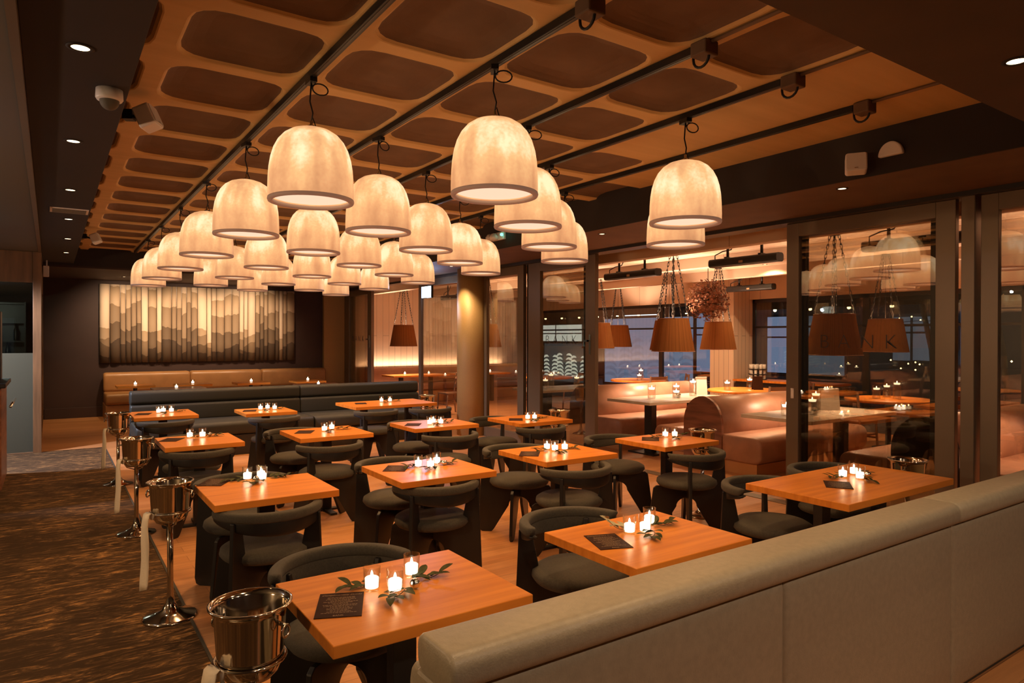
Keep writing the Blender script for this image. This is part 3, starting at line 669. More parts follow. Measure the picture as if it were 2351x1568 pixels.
def sprig(x, y, z, rz, label, seed, ln=0.105, pale=False, n=8, up=0.0):
    rr = random.Random(seed)
    t = thing('leaf_sprig', (x, y, z), label, 'sprig', 'leaf sprigs on the tables', rz)
    pts = [(ln*q/6-ln*0.3, 0.008*math.sin(q), 0.006+0.004*math.sin(q*1.3)+up*q*q/36) for q in range(7)]
    MB().tube(pts, 0.0014, 5).build('stem', 'twig', t)
    mb = MB()
    for i in range(n):
        q = i/(n-1); p = Vector(pts[min(6, int(q*6))])
        sd = 1 if i % 2 else -1
        leaf_mesh(mb, p+Vector((0,0,0.004)), sd*R(rr.uniform(18, 62)), rr.uniform(0.050, 0.076), rr.uniform(0.023, 0.033), rr.uniform(0.15, 0.55)+up*4, rr.uniform(0.1, 0.5))
    mb.build('leaves', 'leaf_pale' if pale else 'leaf', t)
    return t
CAND = {(0,0): [(0.945, 2.265), (1.005, 2.20), (1.125, 2.315)], (0,1): [(2.20, 2.26), (2.27, 2.23), (2.38, 2.31)], (0,3): [(4.23, 2.40), (4.27, 2.31), (4.38, 2.41)],
        (1,0): [(1.025, 4.45), (1.10, 4.39), (1.11, 4.46)], (1,1): [(2.11, 4.24), (2.17, 4.17), (2.27, 4.27)], (1,2): [(3.30, 4.33), (3.31, 4.24), (3.41, 4.24)], (1,3): [(4.62, 4.29), (4.70, 4.25)],
        (2,0): [(1.03, 6.60), (1.13, 6.58)], (2,1): [(2.17, 6.36), (2.27, 6.44)], (2,2): [(3.24, 6.25), (3.32, 6.32), (3.36, 6.23)], (2,3): [(4.35, 6.06), (4.43, 6.04)],
        (3,0): [(1.06, 8.95), (1.12, 9.03), (1.20, 8.98)], (3,1): [(2.15, 8.66), (2.25, 8.72), (2.31, 8.62)], (3,2): [(3.82, 8.82), (3.93, 8.78)]}
for (r_, c), pts in CAND.items():
    ph = tphrase(r_, c)
    words = ('left', 'middle', 'right') if len(pts) == 3 else ('left', 'right')
    for i, (x, y) in enumerate(pts): candle(x, y, 0.75, 'lit votive candle, %s one on %s' % (words[i], ph))
# sprigs: two to three per table
si = 0
for (r_, c), pts in CAND.items():
    ph = tphrase(r_, c)
    mx_ = sum(p[0] for p in pts)/len(pts); my_ = sum(p[1] for p in pts)/len(pts)
    T_ = [t for t in TABLES if t[0] == r_ and t[1] == c][0]
    L_ = [('leafy sprig curling right of the candles on ' + ph, 0.115, 0.01, rnd.uniform(-0.5, 0.1)), ('leafy sprig in front of the candles on ' + ph, -0.01, -0.085, rnd.uniform(3.4, 4.4))]
    if r_ < 2 : L_.append(('leafy sprig left of the candles on ' + ph, -0.085, 0.035, rnd.uniform(2.6, 3.2)))
    for i, (lb, dx, dy, rz) in enumerate(L_):
        si += 1
        pale = (i == 2 and (r_, c) in ((0,1), )) or ((r_, c) == (2, 0) and i == 1)
        sprig(mx_+dx, my_+dy, 0.75, rz, lb, si, pale=pale, up=0.05 if pale else 0.0)
# small mercury-glass baubles
b0 = None
for (r_, c), dx, dy in (((0,0), 0.055, -0.065), ((0,3), 0.10, -0.05), ((1,0), -0.015, -0.055), ((1,1), 0.115, -0.02), ((2,0), 0.12, 0.03), ((2,2), 0.05, 0.02)):
    pts = CAND[(r_, c)]; mx_ = sum(p[0] for p in pts)/len(pts)+dx; my_ = sum(p[1] for p in pts)/len(pts)+dy
    o = MB().lathe([(0.0, 0.0)]+[(0.019*math.sin(PI*k/10), 0.019-0.019*math.cos(PI*k/10)) for k in range(1, 10)]+[(0.0, 0.038)], 14).build('glass_bauble', 'chrome', loc=(mx_, my_, 0.75))
    sup(o, 'small mirrored glass ball beside the candles on ' + tphrase(r_, c), 'ornament', 'mirrored glass balls')
# menu cards
def menu(x, y, z, rz, label, text=True, wd_=0.15, hg=0.21):
    t = thing('menu_card', (x, y, z), label, 'menu', 'dark drinks menus', rz)
    MB().box(-wd_/2, wd_/2, -hg/2, hg/2, 0.0005, 0.003).build('card', 'menu_card', t)
    def txt(body, yy, size, shear=0):
        cu = bpy.data.curves.new('print', 'FONT'); cu.body = body; cu.size = size; cu.align_x = 'CENTER'; cu.shear = shear; cu.extrude = 0.0001
        o = text_mesh('print', cu, 'menu_ink'); o.parent = t; o.location = (0, yy, 0.0033)
    if text:
        txt('Complimentary Drinks', hg*0.38, 0.0145, 0.35); txt('BANK', -hg*0.46, 0.013)
        mb = MB(); rr = random.Random(5)
        for k in range(15):
            hw = rr.uniform(0.025, 0.058); yy = hg*0.30-k*hg*0.045
            xx = -hw
            while xx < hw:
                l_ = rr.uniform(0.004, 0.012); mb.box(xx, min(xx+l_, hw), yy-0.0011, yy+0.0011, 0.003, 0.0032); xx += l_+0.0022
        mb.build('small_print', 'menu_ink', t)
    return t
for (r_, c), x, y, rz in (((0,0), 0.805, 2.20, -0.42), ((0,1), 2.035, 2.225, -0.36), ((0,3), 4.00, 2.30, -0.95), ((1,0), 0.845, 4.495, -0.55), ((1,1), 1.965, 4.285, -0.6), ((1,2), 3.07, 4.25, -0.7), ((1,3), 4.42, 4.28, -0.8),
                         ((2,0), 0.88, 6.57, -0.5), ((2,1), 2.0, 6.42, -0.5), ((2,2), 3.10, 6.35, -0.6), ((2,3), 4.24, 6.13, -0.6), ((3,0), 0.90, 8.95, -0.3), ((3,1), 2.02, 8.65, -0.3), ((3,2), 3.5, 8.78, -0.3)):
    menu(x, y, 0.75, rz, 'dark menu card lying on ' + tphrase(r_, c), text=r_ < 2)

# ================================================================== ICE BUCKETS ON STANDS
def make_bucket():
    t = thing('ice_bucket_stand', (0, 0, 0), 'b', 'ice bucket', 'steel ice buckets on stands')
    MB().lathe([(0.150, 0.0), (0.152, 0.006), (0.140, 0.014), (0.085, 0.028), (0.045, 0.050), (0.026, 0.085), (0.018, 0.14), (0.0165, 0.30), (0.0165, 0.56)], 36, caps=(True, True)).build('stand', 'steel', t)
    ring = [(0.108*math.cos(2*PI*k/32), 0.108*math.sin(2*PI*k/32), 0.625) for k in range(33)]
    rg = MB().tube(ring, 0.006, 8, caps=False)
    for k in range(3):
        a = 2*PI*k/3+0.5; rg.tube([(0.016*math.cos(a), 0.016*math.sin(a), 0.54), (0.07*math.cos(a), 0.07*math.sin(a), 0.56), (0.106*math.cos(a), 0.106*math.sin(a), 0.622)], 0.005, 6)
    rg.build('support_ring', 'steel', t)
    b_ = MB().lathe([(0.0, 0.565), (0.075, 0.568), (0.092, 0.59), (0.100, 0.62), (0.110, 0.775), (0.116, 0.788), (0.128, 0.797), (0.129, 0.803), (0.122, 0.804), (0.108, 0.785), (0.098, 0.63), (0.085, 0.60), (0.0, 0.585)], 40).build('bucket', 'steel', t)
    for k in range(2):
        a = -0.9+PI*k
        hb = MB().tube([(0.105*math.cos(a), 0.105*math.sin(a), 0.748), (0.135*math.cos(a), 0.135*math.sin(a), 0.742)], 0.007, 8)
        cx, cyy = 0.132*math.cos(a), 0.132*math.sin(a); tx, ty = -math.sin(a), math.cos(a)
        hb.tube([(cx+tx*0.019*math.cos(q*PI/8), cyy+ty*0.019*math.cos(q*PI/8), 0.726+0.019*math.sin(q*PI/8)) for q in range(17)], 0.0042, 6, caps=False)
        hb.build('ring_handle', 'steel', b_)
    return t
bk0 = None
BK = [(0.53, 2.26, 'steel ice bucket on a stand beside the nearest table, closest to the picture front', 1), (0.585, 4.43, 'steel ice bucket on a stand beside the second row carpet-side table', 1), (0.60, 6.48, 'steel ice bucket on a stand beside the third row carpet-side table', 1), (0.63, 8.75, 'steel ice bucket on a stand at the far end of the carpet', 1),
      (4.99, 2.36, 'ice bucket behind the right end of the long front row table', 0), (5.02, 4.20, 'ice bucket between the second row table and the open terrace doorway', 0), (4.97, 6.28, 'ice bucket between the third row table and the glass doors', 0), (4.60, 8.95, 'ice bucket behind the right end of the long back row table', 0)]
for i, (x, y, lb, nap) in enumerate(BK):
    if bk0 is None: bk0 = make_bucket(); bk0.location = (x, y, 0); bk0['label'] = lb
    else: dup(bk0, (x, y, 0), lb, 0.3*i)
def napkin(x, y, label, a, ln, seed):
    # folded strip hung over the support ring on the outer side
    rr = random.Random(seed); d = Vector((math.cos(a), math.sin(a), 0)); s_ = Vector((-d.y, d.x, 0)); prof = []
    prof += [(0.092+0.02, 0.60), (0.110, 0.628), (0.125, 0.640), (0.140, 0.632), (0.148, 0.60)]
    for k in range(1, 13): prof.append((0.150+0.0025*math.sin(k*0.5+seed), 0.60-ln*k/12))
    sec = []
    for i, (r_, z) in enumerate(prof):
        hw = 0.026+0.012*min(1, i/8)+0.002*math.sin(i)
        ring = []
        for tt in (0.004, -0.004):
            for q in ((-1, -0.33, 0.33, 1) if tt > 0 else (1, 0.33, -0.33, -1)):
                ring.append(d*(r_+tt+0.005*math.sin(q*3+i*0.25))+s_*(hw*q)+Vector((0, 0, z+(0.012*q if i == len(prof)-1 else 0))))
        sec.append(ring)
    o = MB().sweep(sec).build('napkin', 'napkin', loc=(x, y, 0)); sup(o, label, 'napkin', 'folded napkins on the buckets')
ang = R(187)
for i, (x, y, lb, nap) in enumerate(BK):
    if nap: napkin(x, y, ('cream napkin hanging from the nearest ice bucket', 'cream napkin hanging from the second ice bucket along the carpet', 'cream napkin hanging from the third ice bucket along the carpet', 'cream napkin hanging from the farthest ice bucket on the carpet')[i], R(200), 0.40, i)

# ================================================================== BANQUETTES
def pillow_profile(x0, x1, r_):  # helper for rounded cap section in (y,z)
    return x0, x1
def capsec(y0, y1, z0, z1, r_, n=6):
    pts = []
    hy, hz = (y1-y0)/2, (z1-z0)/2
    return [((y0+y1)/2+a, (z0+z1)/2+b_) for a, b_ in rrect(hy, hz, r_, n)]
def roll(mb, x0, x1, sec, inset=0.012, smooth=True):
    cyy = sum(p[0] for p in sec)/len(sec); cz = sum(p[1] for p in sec)/len(sec)
    rings = []
    for x, k in ((x0, 0.86), (x0+inset*0.4, 0.96), (x0+inset, 1.0), (x1-inset, 1.0), (x1-inset*0.4, 0.96), (x1, 0.86)):
        rings.append([(x, cyy+(a-cyy)*k, cz+(b_-cz)*k) for a, b_ in sec])
    mb.sweep(rings)
    return mb
bn = thing('banquette', (0.80, 1.42, 0), 'long olive leather banquette in the right foreground seen from behind', 'banquette')
XE = 5.12
MB().box(0.02, XE, 0.02, 0.14, 0.0, 0.80).build('frame', 'seam', bn)
cuts = [0.0, 1.35, 2.64, 3.93, XE]
for i in range(4):
    mb = MB(); x0, x1 = cuts[i], cuts[i+1]
    us = [0, 0.004, 0.012, 0.025, 0.2, 0.5, 0.8, 0.975, 0.988, 0.996, 1]; nx = 10; rows = []
    for v in (0, 0.015, 0.04, 0.2, 0.5, 0.8, 0.95, 0.98, 1):
        row = []
        for u in us:
            puff = 0.016*(min(1, min(u, 1-u)/0.02)**0.4)*(min(1, min(v, 1-v)/0.04)**0.4)
            row.append((x0+0.0008+(x1-x0-0.0016)*u, 0.022-puff, 0.01+0.785*v))
        rows.append(row)
    vs = [p for r_ in rows for p in r_]; fs = [(j*(nx+1)+k, j*(nx+1)+k+1, (j+1)*(nx+1)+k+1, (j+1)*(nx+1)+k) for j in range(8) for k in range(nx)]
    mb.add(vs, fs, True); mb.build('back_panel', 'bench_leather', bn)
for x0, x1 in ((-0.02, 2.64), (2.64, XE)):
    roll(MB(), x0+0.002, x1-0.002, capsec(-0.030, 0.165, 0.795, 0.895, 0.040)).build('top_roll', 'bench_leather', bn)
roll(MB(), 0.0, XE, capsec(0.13, 0.62, 0.30, 0.46, 0.05)).build('seat_cushion', 'bench_leather', bn)
MB().box(0.03, XE, 0.16, 0.56, 0.0, 0.30).build('base', 'seam', bn)
roll(MB(), -0.01, XE, capsec(0.12, 0.22, 0.46, 0.80, 0.045)).build('back_cushion', 'bench_leather', bn)
MB().box(-0.022, 0.02, 0.0, 0.16, 0.0, 0.80).build('end_panel', 'bench_leather', bn, bevel=0.012)

gb = thing('banquette', (0.92, 10.0, 0), 'dark green banquette facing the back row of tables', 'banquette')
GX = 4.42
MB().box(0, GX, 0.02, 0.95, 0.0, 0.28).build('base', 'dark_leg', gb)
for x0, x1 in ((0, 2.35), (2.35, GX)):
    roll(MB(), x0, x1-0.004, capsec(0.0, 0.80, 0.28, 0.47, 0.06), 0.02).build('seat_cushion', 'green_vinyl', gb)
    roll(MB(), x0, x1-0.004, capsec(0.70, 0.90, 0.45, 0.70, 0.04), 0.02).build('back_cushion', 'green_vinyl', gb)
    roll(MB(), x0, x1-0.004, capsec(0.72, 0.95, 0.70, 0.89, 0.05), 0.02).build('top_roll', 'green_vinyl', gb)
MB().box(0.01, GX-0.01, 0.86, 0.97, 0.0, 0.80).build('back_panel', 'green_vinyl', gb)

ob = thing('banquette', (0.90, 15.42, 0), 'tan leather banquette along the brown back wall under the art', 'banquette')
MB().box(0.0, 4.62, 0.03, 0.95, 0.0, 0.30).build('base', 'tan_leather', ob, bevel=0.01)
for x0, x1 in ((0, 1.62), (1.62, 3.12), (3.12, 4.62)):
    roll(MB(), x0, x1-0.006, capsec(0.0, 0.75, 0.30, 0.53, 0.07), 0.03).build('seat_cushion', 'tan_leather', ob)
    roll(MB(), x0, x1-0.006, capsec(0.62, 0.93, 0.50, 0.92, 0.09), 0.05).build('back_cushion', 'tan_leather', ob)
for i, (x, y, lb) in enumerate(((1.32, 14.45, 'leftmost'), (2.28, 14.3, 'second from the left'), (3.34, 14.2, 'third from the left'), (4.45, 14.1, 'rightmost'))):
    t = thing('side_table', (x, y, 0), 'small oak table before the tan banquette, %s of the four' % lb, 'table', 'small tables before the tan banquette')
    MB().box(-0.31, 0.31, -0.27, 0.27, 0.71, 0.75).build('tabletop', 'table_wood', t, bevel=0.003)
    MB().lathe([(0.035, 0.02), (0.035, 0.71)], 12).build('leg', 'dark_leg', t); MB().lathe([(0.20, 0), (0.20, 0.015), (0.04, 0.03)], 24, caps=(True, True)).build('foot', 'dark_leg', t)
    candle(x+0.0, y-0.02, 0.75, 'lit votive candle on the small table before the tan banquette, %s' % lb)
for i, (x, y, lb) in enumerate(((1.90, 13.35, 'left'), (4.30, 12.9, 'right'))):
    t = thing('side_table', (x, y, 0), 'small red-brown table half hidden behind the green banquette, %s one' % lb, 'table', 'small tables behind the green banquette')
    MB().box(-0.42, 0.42, -0.3, 0.3, 0.715, 0.745).build('tabletop', 'walnut_panel', t, bevel=0.003)
    MB().lathe([(0.035, 0.02), (0.035, 0.715)], 12).build('leg', 'dark_leg', t); MB().lathe([(0.20, 0), (0.20, 0.015), (0.04, 0.03)], 24, caps=(True, True)).build('foot', 'dark_leg', t)
    candle(x-0.05, y-0.1, 0.745, 'lit votive candle just showing above the green banquette, %s one' % lb)

# ================================================================== ART ON THE BACK WALL
art = thing('wall_art', (0.84, 16.38, 1.11), 'wide slatted wall art of misty hills above the tan banquette', 'art')
MB().box(0, 4.02, -0.01, 0.02, 0, 1.64).build('backing', 'frame_dark', art)
x = 0.0; rr = random.Random(11)
while x < 4.0:
    wdt = rr.choice((0.09, 0.13, 0.17, 0.19, 0.10, 0.16)); wdt = min(wdt, 4.02-x)
    if 4.02-x-wdt < 0.06: wdt = 4.02-x
    sec = []; n = 8; bul = rr.uniform(0.45, 0.75)
    hw = wdt/2-0.004
    prof = [(-hw, 0.0)]+[(-hw*math.cos(PI*k/n), -0.012-hw*bul*math.sin(PI*k/n)) for k in range(n+1)]+[(hw, 0.0)]
    mb = MB(); mb.sweep([[(x+wdt/2+a, b_, z) for a, b_ in prof] for z in (0.0, 0.4, 0.8, 1.2, 1.64)], smooth=True)
    o = mb.build('slat', 'art_paint', art)
    x += wdt
for xx in (1.3, 2.5, 3.7):
    lamp('art_light', 'SPOT', (xx, 14.9, 2.80), 170, (1.0, 0.68, 0.42), 0.03, 90, 1.0, (xx, 16.4, 1.7))
    lamp('bench_light', 'SPOT', (xx-0.4, 14.6, 2.80), 20, (1.0, 0.60, 0.27), 0.03, 90, 0.8, (xx-0.4, 15.6, 0.4))
lamp('entry_light', 'SPOT', (0.35, 14.9, 2.80), 70, (1.0, 0.60, 0.27), 0.03, 80, 0.7, (0.35, 15.2, 0))

# ================================================================== CEILING FITTINGS
def track(k):
    x = TRX[k]; y0 = 2.36 if k else 0.6; y1 = 13.4
    t = thing('ceiling_track', (x, y0, H), 'black ceiling track, %s' % ('leftmost of the five', 'second from the left', 'middle one of the five', 'fourth from the left', 'rightmost of the five')[k], 'track', 'black lamp tracks on the coffered ceiling')
    MB().box(-0.018, 0.018, 0, y1-y0, -0.042, -0.002).build('rail', 'black_metal', t, bevel=0.002)
    MB().box(-0.006, 0.006, 0, y1-y0, -0.0435, -0.0415).build('slot', 'frame_dark', t)
    if k:
        bxx = MB().box(-0.05, 0.05, -0.12, -0.02, -0.075, -0.002).build('junction_box', 'soffit_tan', t, bevel=0.008)
        MB().tube([(0.0, 0.0, -0.03)]+[(0.0, -0.05+0.05*math.cos(q*PI/8), -0.07-0.05*math.sin(q*PI/8)) for q in range(9)]+[(0.0, -0.10, -0.06)], 0.007, 8).build('cable_loop', 'black_metal', t)
        MB().tube([(0.0, -0.10, -0.012), (0.0, -(y0-1.47), -0.012)], 0.010, 8).build('conduit', 'soffit_tan', t)
for k in range(5): track(k)
LZ = 2.42
def make_lantern():
    t = thing('pendant_lantern', (0, 0, LZ), 'l', 'lamp', 'parchment bell pendants')
    prof = [(0.234, 0.0), (0.2345, 0.05), (0.2325, 0.12), (0.228, 0.18), (0.219, 0.235), (0.204, 0.285), (0.181, 0.33), (0.150, 0.366), (0.112, 0.391), (0.070, 0.405), (0.032, 0.411), (0.0, 0.412)]
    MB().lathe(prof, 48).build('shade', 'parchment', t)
    rim = MB().lathe([(0.2345, 0.010), (0.2365, 0.0), (0.233, -0.009), (0.210, -0.009), (0.206, 0.0), (0.210, 0.012)], 48, close=True).build('rim', 'parchment_rim', t)
    MB().lathe([(0.0, 0.026), (0.208, 0.018)], 48).build('diffuser', 'diffuser', t)
    MB().lathe([(0.0, 0.411), (0.022, 0.410), (0.022, 0.424), (0.008, 0.430), (0.008, 0.454), (0.0, 0.456)], 12).build('cap', 'chrome', t)
    top = H-LZ-0.045
    MB().tube([(0,0,0.445), (0.010,0.004,0.50), (-0.008,0.0,0.56), (0,0,top-0.02)], 0.0045, 6).tube([(0,0,0.45), (0.012,0.012,0.475), (0.02,0.0,0.44), (0.03,0,0.411)], 0.0035, 5).build('cord', 'black_metal', t)
    ad = MB().box(-0.02, 0.02, -0.045, 0.045, top-0.022, top+0.004)
    ad.tube([(0.0, 0.0, top-0.02)]+[(0.048+0.045*math.cos(PI+2*PI*q/16), -0.01, top-0.05+0.032*math.sin(PI+2*PI*q/16)) for q in range(17)], 0.0042, 6)
    ad.build('track_adapter', 'black_metal', t)
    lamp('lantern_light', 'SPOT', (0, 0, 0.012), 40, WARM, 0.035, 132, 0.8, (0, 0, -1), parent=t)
    return t
ln0 = None
LY = [[3.80, 5.33, 6.88, 8.42, 9.96, 11.45], [3.07, 4.63, 6.10, 7.72, 9.28, 10.85], [3.82, 5.36, 6.92, 8.50, 10.02, 11.55], [3.08, 4.57, 6.08, 7.70, 9.40, 11.0], [3.86, 5.32, 6.92, 8.60, 10.15, 11.9]]
for k in range(5):
    for i, y in enumerate(LY[k]):
        lb = 'glowing parchment bell pendant, %s from the front on the %s ceiling track' % (ORD[i], ('leftmost', 'second', 'middle', 'fourth', 'rightmost')[k])
        if ln0 is None: ln0 = make_lantern(); ln0.location = (TRX[k], y, LZ); ln0['label'] = lb
        else: dup(ln0, (TRX[k], y, LZ), lb, rnd.uniform(-0.6, 0.6))
# recessed downlights
def downlight(x, y, z, label, power, spot=62, aim=None, light=True, r_=0.036):
    t = thing('downlight', (x, y, z), label, 'light', 'recessed downlights')
    MB().lathe([(r_*1.5, -0.003), (r_*1.5, 0.0), (r_, 0.0), (r_, -0.004)], 24, close=True).build('trim_ring', 'soffit_paint', t)
    MB().lathe([(0.0, -0.001), (r_, -0.001)], 20).build('lens', 'downlight_glow', t)
    if light: lamp('beam', 'SPOT', (0, 0, -0.012), power, (1.0, 0.68, 0.36), 0.02, spot, 0.6, (0.02, 0, -1), parent=t)
for i, (x, y) in enumerate(((0.11, 3.47), (0.125, 5.15), (0.145, 6.87), (0.165, 8.58), (0.19, 10.3), (0.2, 12.0))):
    downlight(x, y, 2.90, 'recessed downlight in the left bulkhead, %s from the front' % ORD[i], 14)
for i, (x, y) in enumerate(((5.10, 2.91), (5.12, 5.71))): downlight(x, y, 2.82, 'recessed downlight above the glass doors, %s one' % ('near', 'far')[i], 16, r_=0.03)
downlight(3.36, 1.16, 2.82, 'recessed downlight in the front bulkhead at the upper right corner', 22, 70)
downlight(5.42, 9.70, 2.82, 'recessed downlight shining down the bronze column', 70, 95, r_=0.03)
downlight(1.2, 15.2, 2.83, 'recessed downlight before the back wall art', 10, r_=0.03)
# dome camera
t = thing('dome_camera', (0.25, 3.98, 2.90), 'white dome camera on the left bulkhead', 'camera')
MB().lathe([(0.0, 0.0), (0.060, 0.0), (0.062, -0.045), (0.056, -0.055), (0.0, -0.055)], 28).build('housing', 'white_plastic', t)
MB().lathe([(0.045*math.cos(PI/2*k/8), -0.055-0.048*math.sin(PI/2*k/8)) for k in range(9)], 24).build('dome', 'grey_paint', t)
def speaker(loc, rz, tilt, label, arm):
    t = thing('wall_speaker', loc, label, 'speaker', 'white wall speakers', rz)
    o = MB().prism(rrect(0.070, 0.068, 0.018, 4), (0, 0, 0), (1, 0, 0), (0, 0, 1), (0, 0.05, 0)).build('cabinet', 'white_plastic', t, bevel=0.008)
    o.rotation_euler = (R(tilt), 0, R(0))
    g_ = MB().prism(rrect(0.062, 0.060, 0.014, 4), (0, -0.052, 0), (1, 0, 0), (0, 0, 1), (0, 0.003, 0)).build('grille', 'white_plastic', o)
    MB().box(-0.012, 0.012, -0.0560, -0.0550, -0.050, -0.046).build('badge', 'chrome', o)
    MB().tube([(0, 0.05, 0.0), arm], 0.012, 8).box(arm[0]-0.03, arm[0]+0.03, arm[1]-0.03, arm[1]+0.03, arm[2]-0.03, arm[2]+0.03).build('bracket', 'black_metal', t)
    return t
speaker((0.50, 4.72, 3.00), R(62), -24, 'white wall speaker on the left bulkhead edge beside the coffers, near one', (0.05, 0.13, 0.03))
speaker((0.52, 10.9, 3.0), R(75), -24, 'white wall speaker on the left bulkhead edge, far one', (0.02, 0.14, 0.03))
speaker((4.77, 2.62, 2.90), R(-58), -10, 'white wall speaker on the dark bulkhead above the glass doors', (0.03, 0.13, 0.0))
t = thing('dome_sensor', (4.88, 2.42, 2.93), 'half round white sensor cover beside the right hand speaker', 'sensor')
MB().prism([(0.085*math.cos(PI*k/16), 0.10*math.sin(PI*k/16)) for k in range(17)], (-0.02, 0, 0), (0, 1, 0), (0, 0, 1), (0.02, 0, 0)).build('cover', 'white_plastic', t, bevel=0.01)
t = thing('ceiling_vent', (0.16, 8.0, 2.90), 'pale rectangular vent panel on the left bulkhead', 'vent')
MB().box(-0.16, 0.16, -0.14, 0.14, -0.008, 0.0).build('frame', 'white_plastic', t)
sl = MB()
for k in range(6): sl.box(-0.14, 0.14, -0.115+0.042*k, -0.095+0.042*k, -0.011, -0.008)
sl.build('slats', 'grey_paint', t)
t = thing('wall_sensor', (-0.04, 13.4, 2.72), 'small white sensor box on the end of the left bulkhead', 'sensor')
MB().box(-0.05, 0.03, -0.03, 0.03, -0.09, 0.09).build('body', 'white_plastic', t, bevel=0.01); MB().box(-0.01, 0.01, -0.01, 0.01, 0.09, 0.18).build('bracket', 'white_plastic', t)
# twin-head emergency light with a green lamp
t = thing('emergency_light', (4.80, 7.45, 2.98), 'twin head emergency light with green indicator on the dark bulkhead', 'light')
MB().box(0.04, 0.08, -0.16, 0.16, -0.05, 0.05).build('base', 'white_plastic', t, bevel=0.006)
for yy in (0.10, 0.0): MB().lathe([(0.0, -0.05), (0.05, -0.04), (0.06, 0.0), (0.035, 0.04), (0.0, 0.05)], 16).build('lamp_head', 'white_plastic', t, loc=(0.0, yy, -0.01))
MB().lathe([(0.0, -0.02), (0.02, -0.01), (0.02, 0.01), (0.0, 0.02)], 12).build('indicator', 'green_led', t, loc=(0.0, -0.18, 0.0))
# blown-out white exit box
t = thing('exit_sign', (5.60, 10.9, 2.36), 'glaring white lit sign box hung before the glass doors', 'sign')
MB().box(-0.02, 0.02, -0.19, 0.19, 0.0, 0.22).build('housing', 'frame_dark', t)
MB().box(-0.024, -0.021, -0.18, 0.18, 0.01, 0.21).box(0.021, 0.024, -0.18, 0.18, 0.01, 0.21).build('face', 'exit_glow', t)
MB().tube([(0, 0, 0.22), (0, 0, 0.46)], 0.006, 6).build('rod', 'frame_dark', t)
lamp('sign_glow', 'POINT', (5.78, 11.0, 2.47), 6, (0.40, 0.58, 1.0), 0.05)
lamp('sign_light', 'AREA', (5.52, 10.9, 2.46), 9, (0.45, 0.62, 1.0), 0.2, aim=(2.5, 8.0, 0.7))

# ================================================================== TERRACE
def booth(yc, label, mat_end, x0=6.92, x1=9.3):
    t = thing('booth_bench', (x0, yc, 0), label, 'bench', 'back-to-back terrace booths')
    hh, hw = 0.90, 0.30
    prof = [(-hw, 0.30)]+[(hw*math.cos(PI-PI*k/16)*1.0, 0.56+(hh-0.56)*math.sin(PI*k/16)) for k in range(17)]+[(hw, 0.30)]
    mb = MB(); mb.sweep([[(x, a, b_) for a, b_ in prof] for x in (0.02, x1-x0)], smooth=True); mb.build('backrest', 'rose_leather', t)
    MB().prism([(a*1.02, 0.0 if b_ <= 0.31 else b_*1.01) for a, b_ in prof], (0.0, 0, 0), (0, 1, 0), (0, 0, 1), (0.022, 0, 0)).build('end_panel', mat_end, t, bevel=0.006)
    for s_ in (1, -1):
        a, b_ = sorted((s_*0.20, s_*0.86))
        roll(MB(), 0.0, x1-x0, capsec(a, b_, 0.14, 0.46, 0.11), 0.03).build('seat_cushion', 'rose_leather', t)
        a, b_ = sorted((s_*0.02, s_*0.78))
        MB().box(0.03, x1-x0, a, b_, 0.0, 0.14).build('base', 'oak_floor2', t)
    return t
booth(8.15, 'rose leather booth farthest from the camera, behind the candlelit marble table', 'walnut_panel')
booth(5.78, 'rose leather booth with walnut end panel in the open doorway', 'walnut_panel')
booth(3.12, 'booth with an end panel coloured dark as shadow behind the sliding glass door', 'frame_dark')  # the shadow on this end panel is put into its colour
booth(0.6, 'rose leather booth closest to the right picture edge', 'walnut_panel')
def marble(y0, y1, x0, x1, label):
    t = thing('marble_table', ((x0+x1)/2, (y0+y1)/2, 0), label, 'table', 'marble topped terrace tables'); hx, hy = (x1-x0)/2, (y1-y0)/2
    MB().box(-hx, hx, -hy, hy, 0.735, 0.775).build('tabletop', 'marble', t, bevel=0.004)
    for px in (-hx+0.45, hx-0.45): MB().box(px-0.05, px+0.05, -0.07, 0.07, 0.02, 0.735).build('leg', 'dark_leg', t); MB().box(px-0.2, px+0.2, -0.25, 0.25, 0, 0.02).build('foot', 'dark_leg', t)
marble(6.50, 7.35, 6.70, 8.5, 'marble table in the open doorway with tall water candles')
marble(4.10, 4.98, 6.62, 8.4, 'marble table behind the right sliding glass door')
marble(8.95, 9.80, 6.70, 8.5, 'marble table seen through the glass door with the lock')
def floating(x, y, h, label, z=0.775):
    t = thing('candle_vase', (x, y, z), label, 'candle', 'water filled candle cylinders')
    MB().lathe([(0.0, 0.002), (0.055, 0.002), (0.055, h), (0.052, h), (0.052, 0.008), (0.0, 0.008)], 20).build('glass_cylinder', 'clear_glass', t)
    MB().lathe([(0.0, 0.01), (0.0515, 0.01), (0.0515, h-0.06), (0.0, h-0.06)], 20).build('water', 'water_glass', t)
    MB().lathe([(0.0, h-0.068), (0.038, h-0.066), (0.046, h-0.040), (0.0, h-0.036)], 16).build('wax', 'wax_glow', t)
    MB().lathe([(0.0, h-0.040), (0.006, h-0.030), (0.0, h-0.008)], 8).build('flame', 'flame', t)
    lamp('flame_light', 'POINT', (0, 0, h-0.02), 0.5, (1.0, 0.62, 0.28), 0.01, parent=t)
for x, y, h, lb in ((7.20, 6.95, 0.20, 'left'), (7.55, 6.80, 0.15, 'short front'), (7.75, 6.98, 0.21, 'middle'), (8.05, 6.92, 0.27, 'tallest')):
    floating(x, y, h, '%s glass candle cylinder on the doorway marble table' % lb)
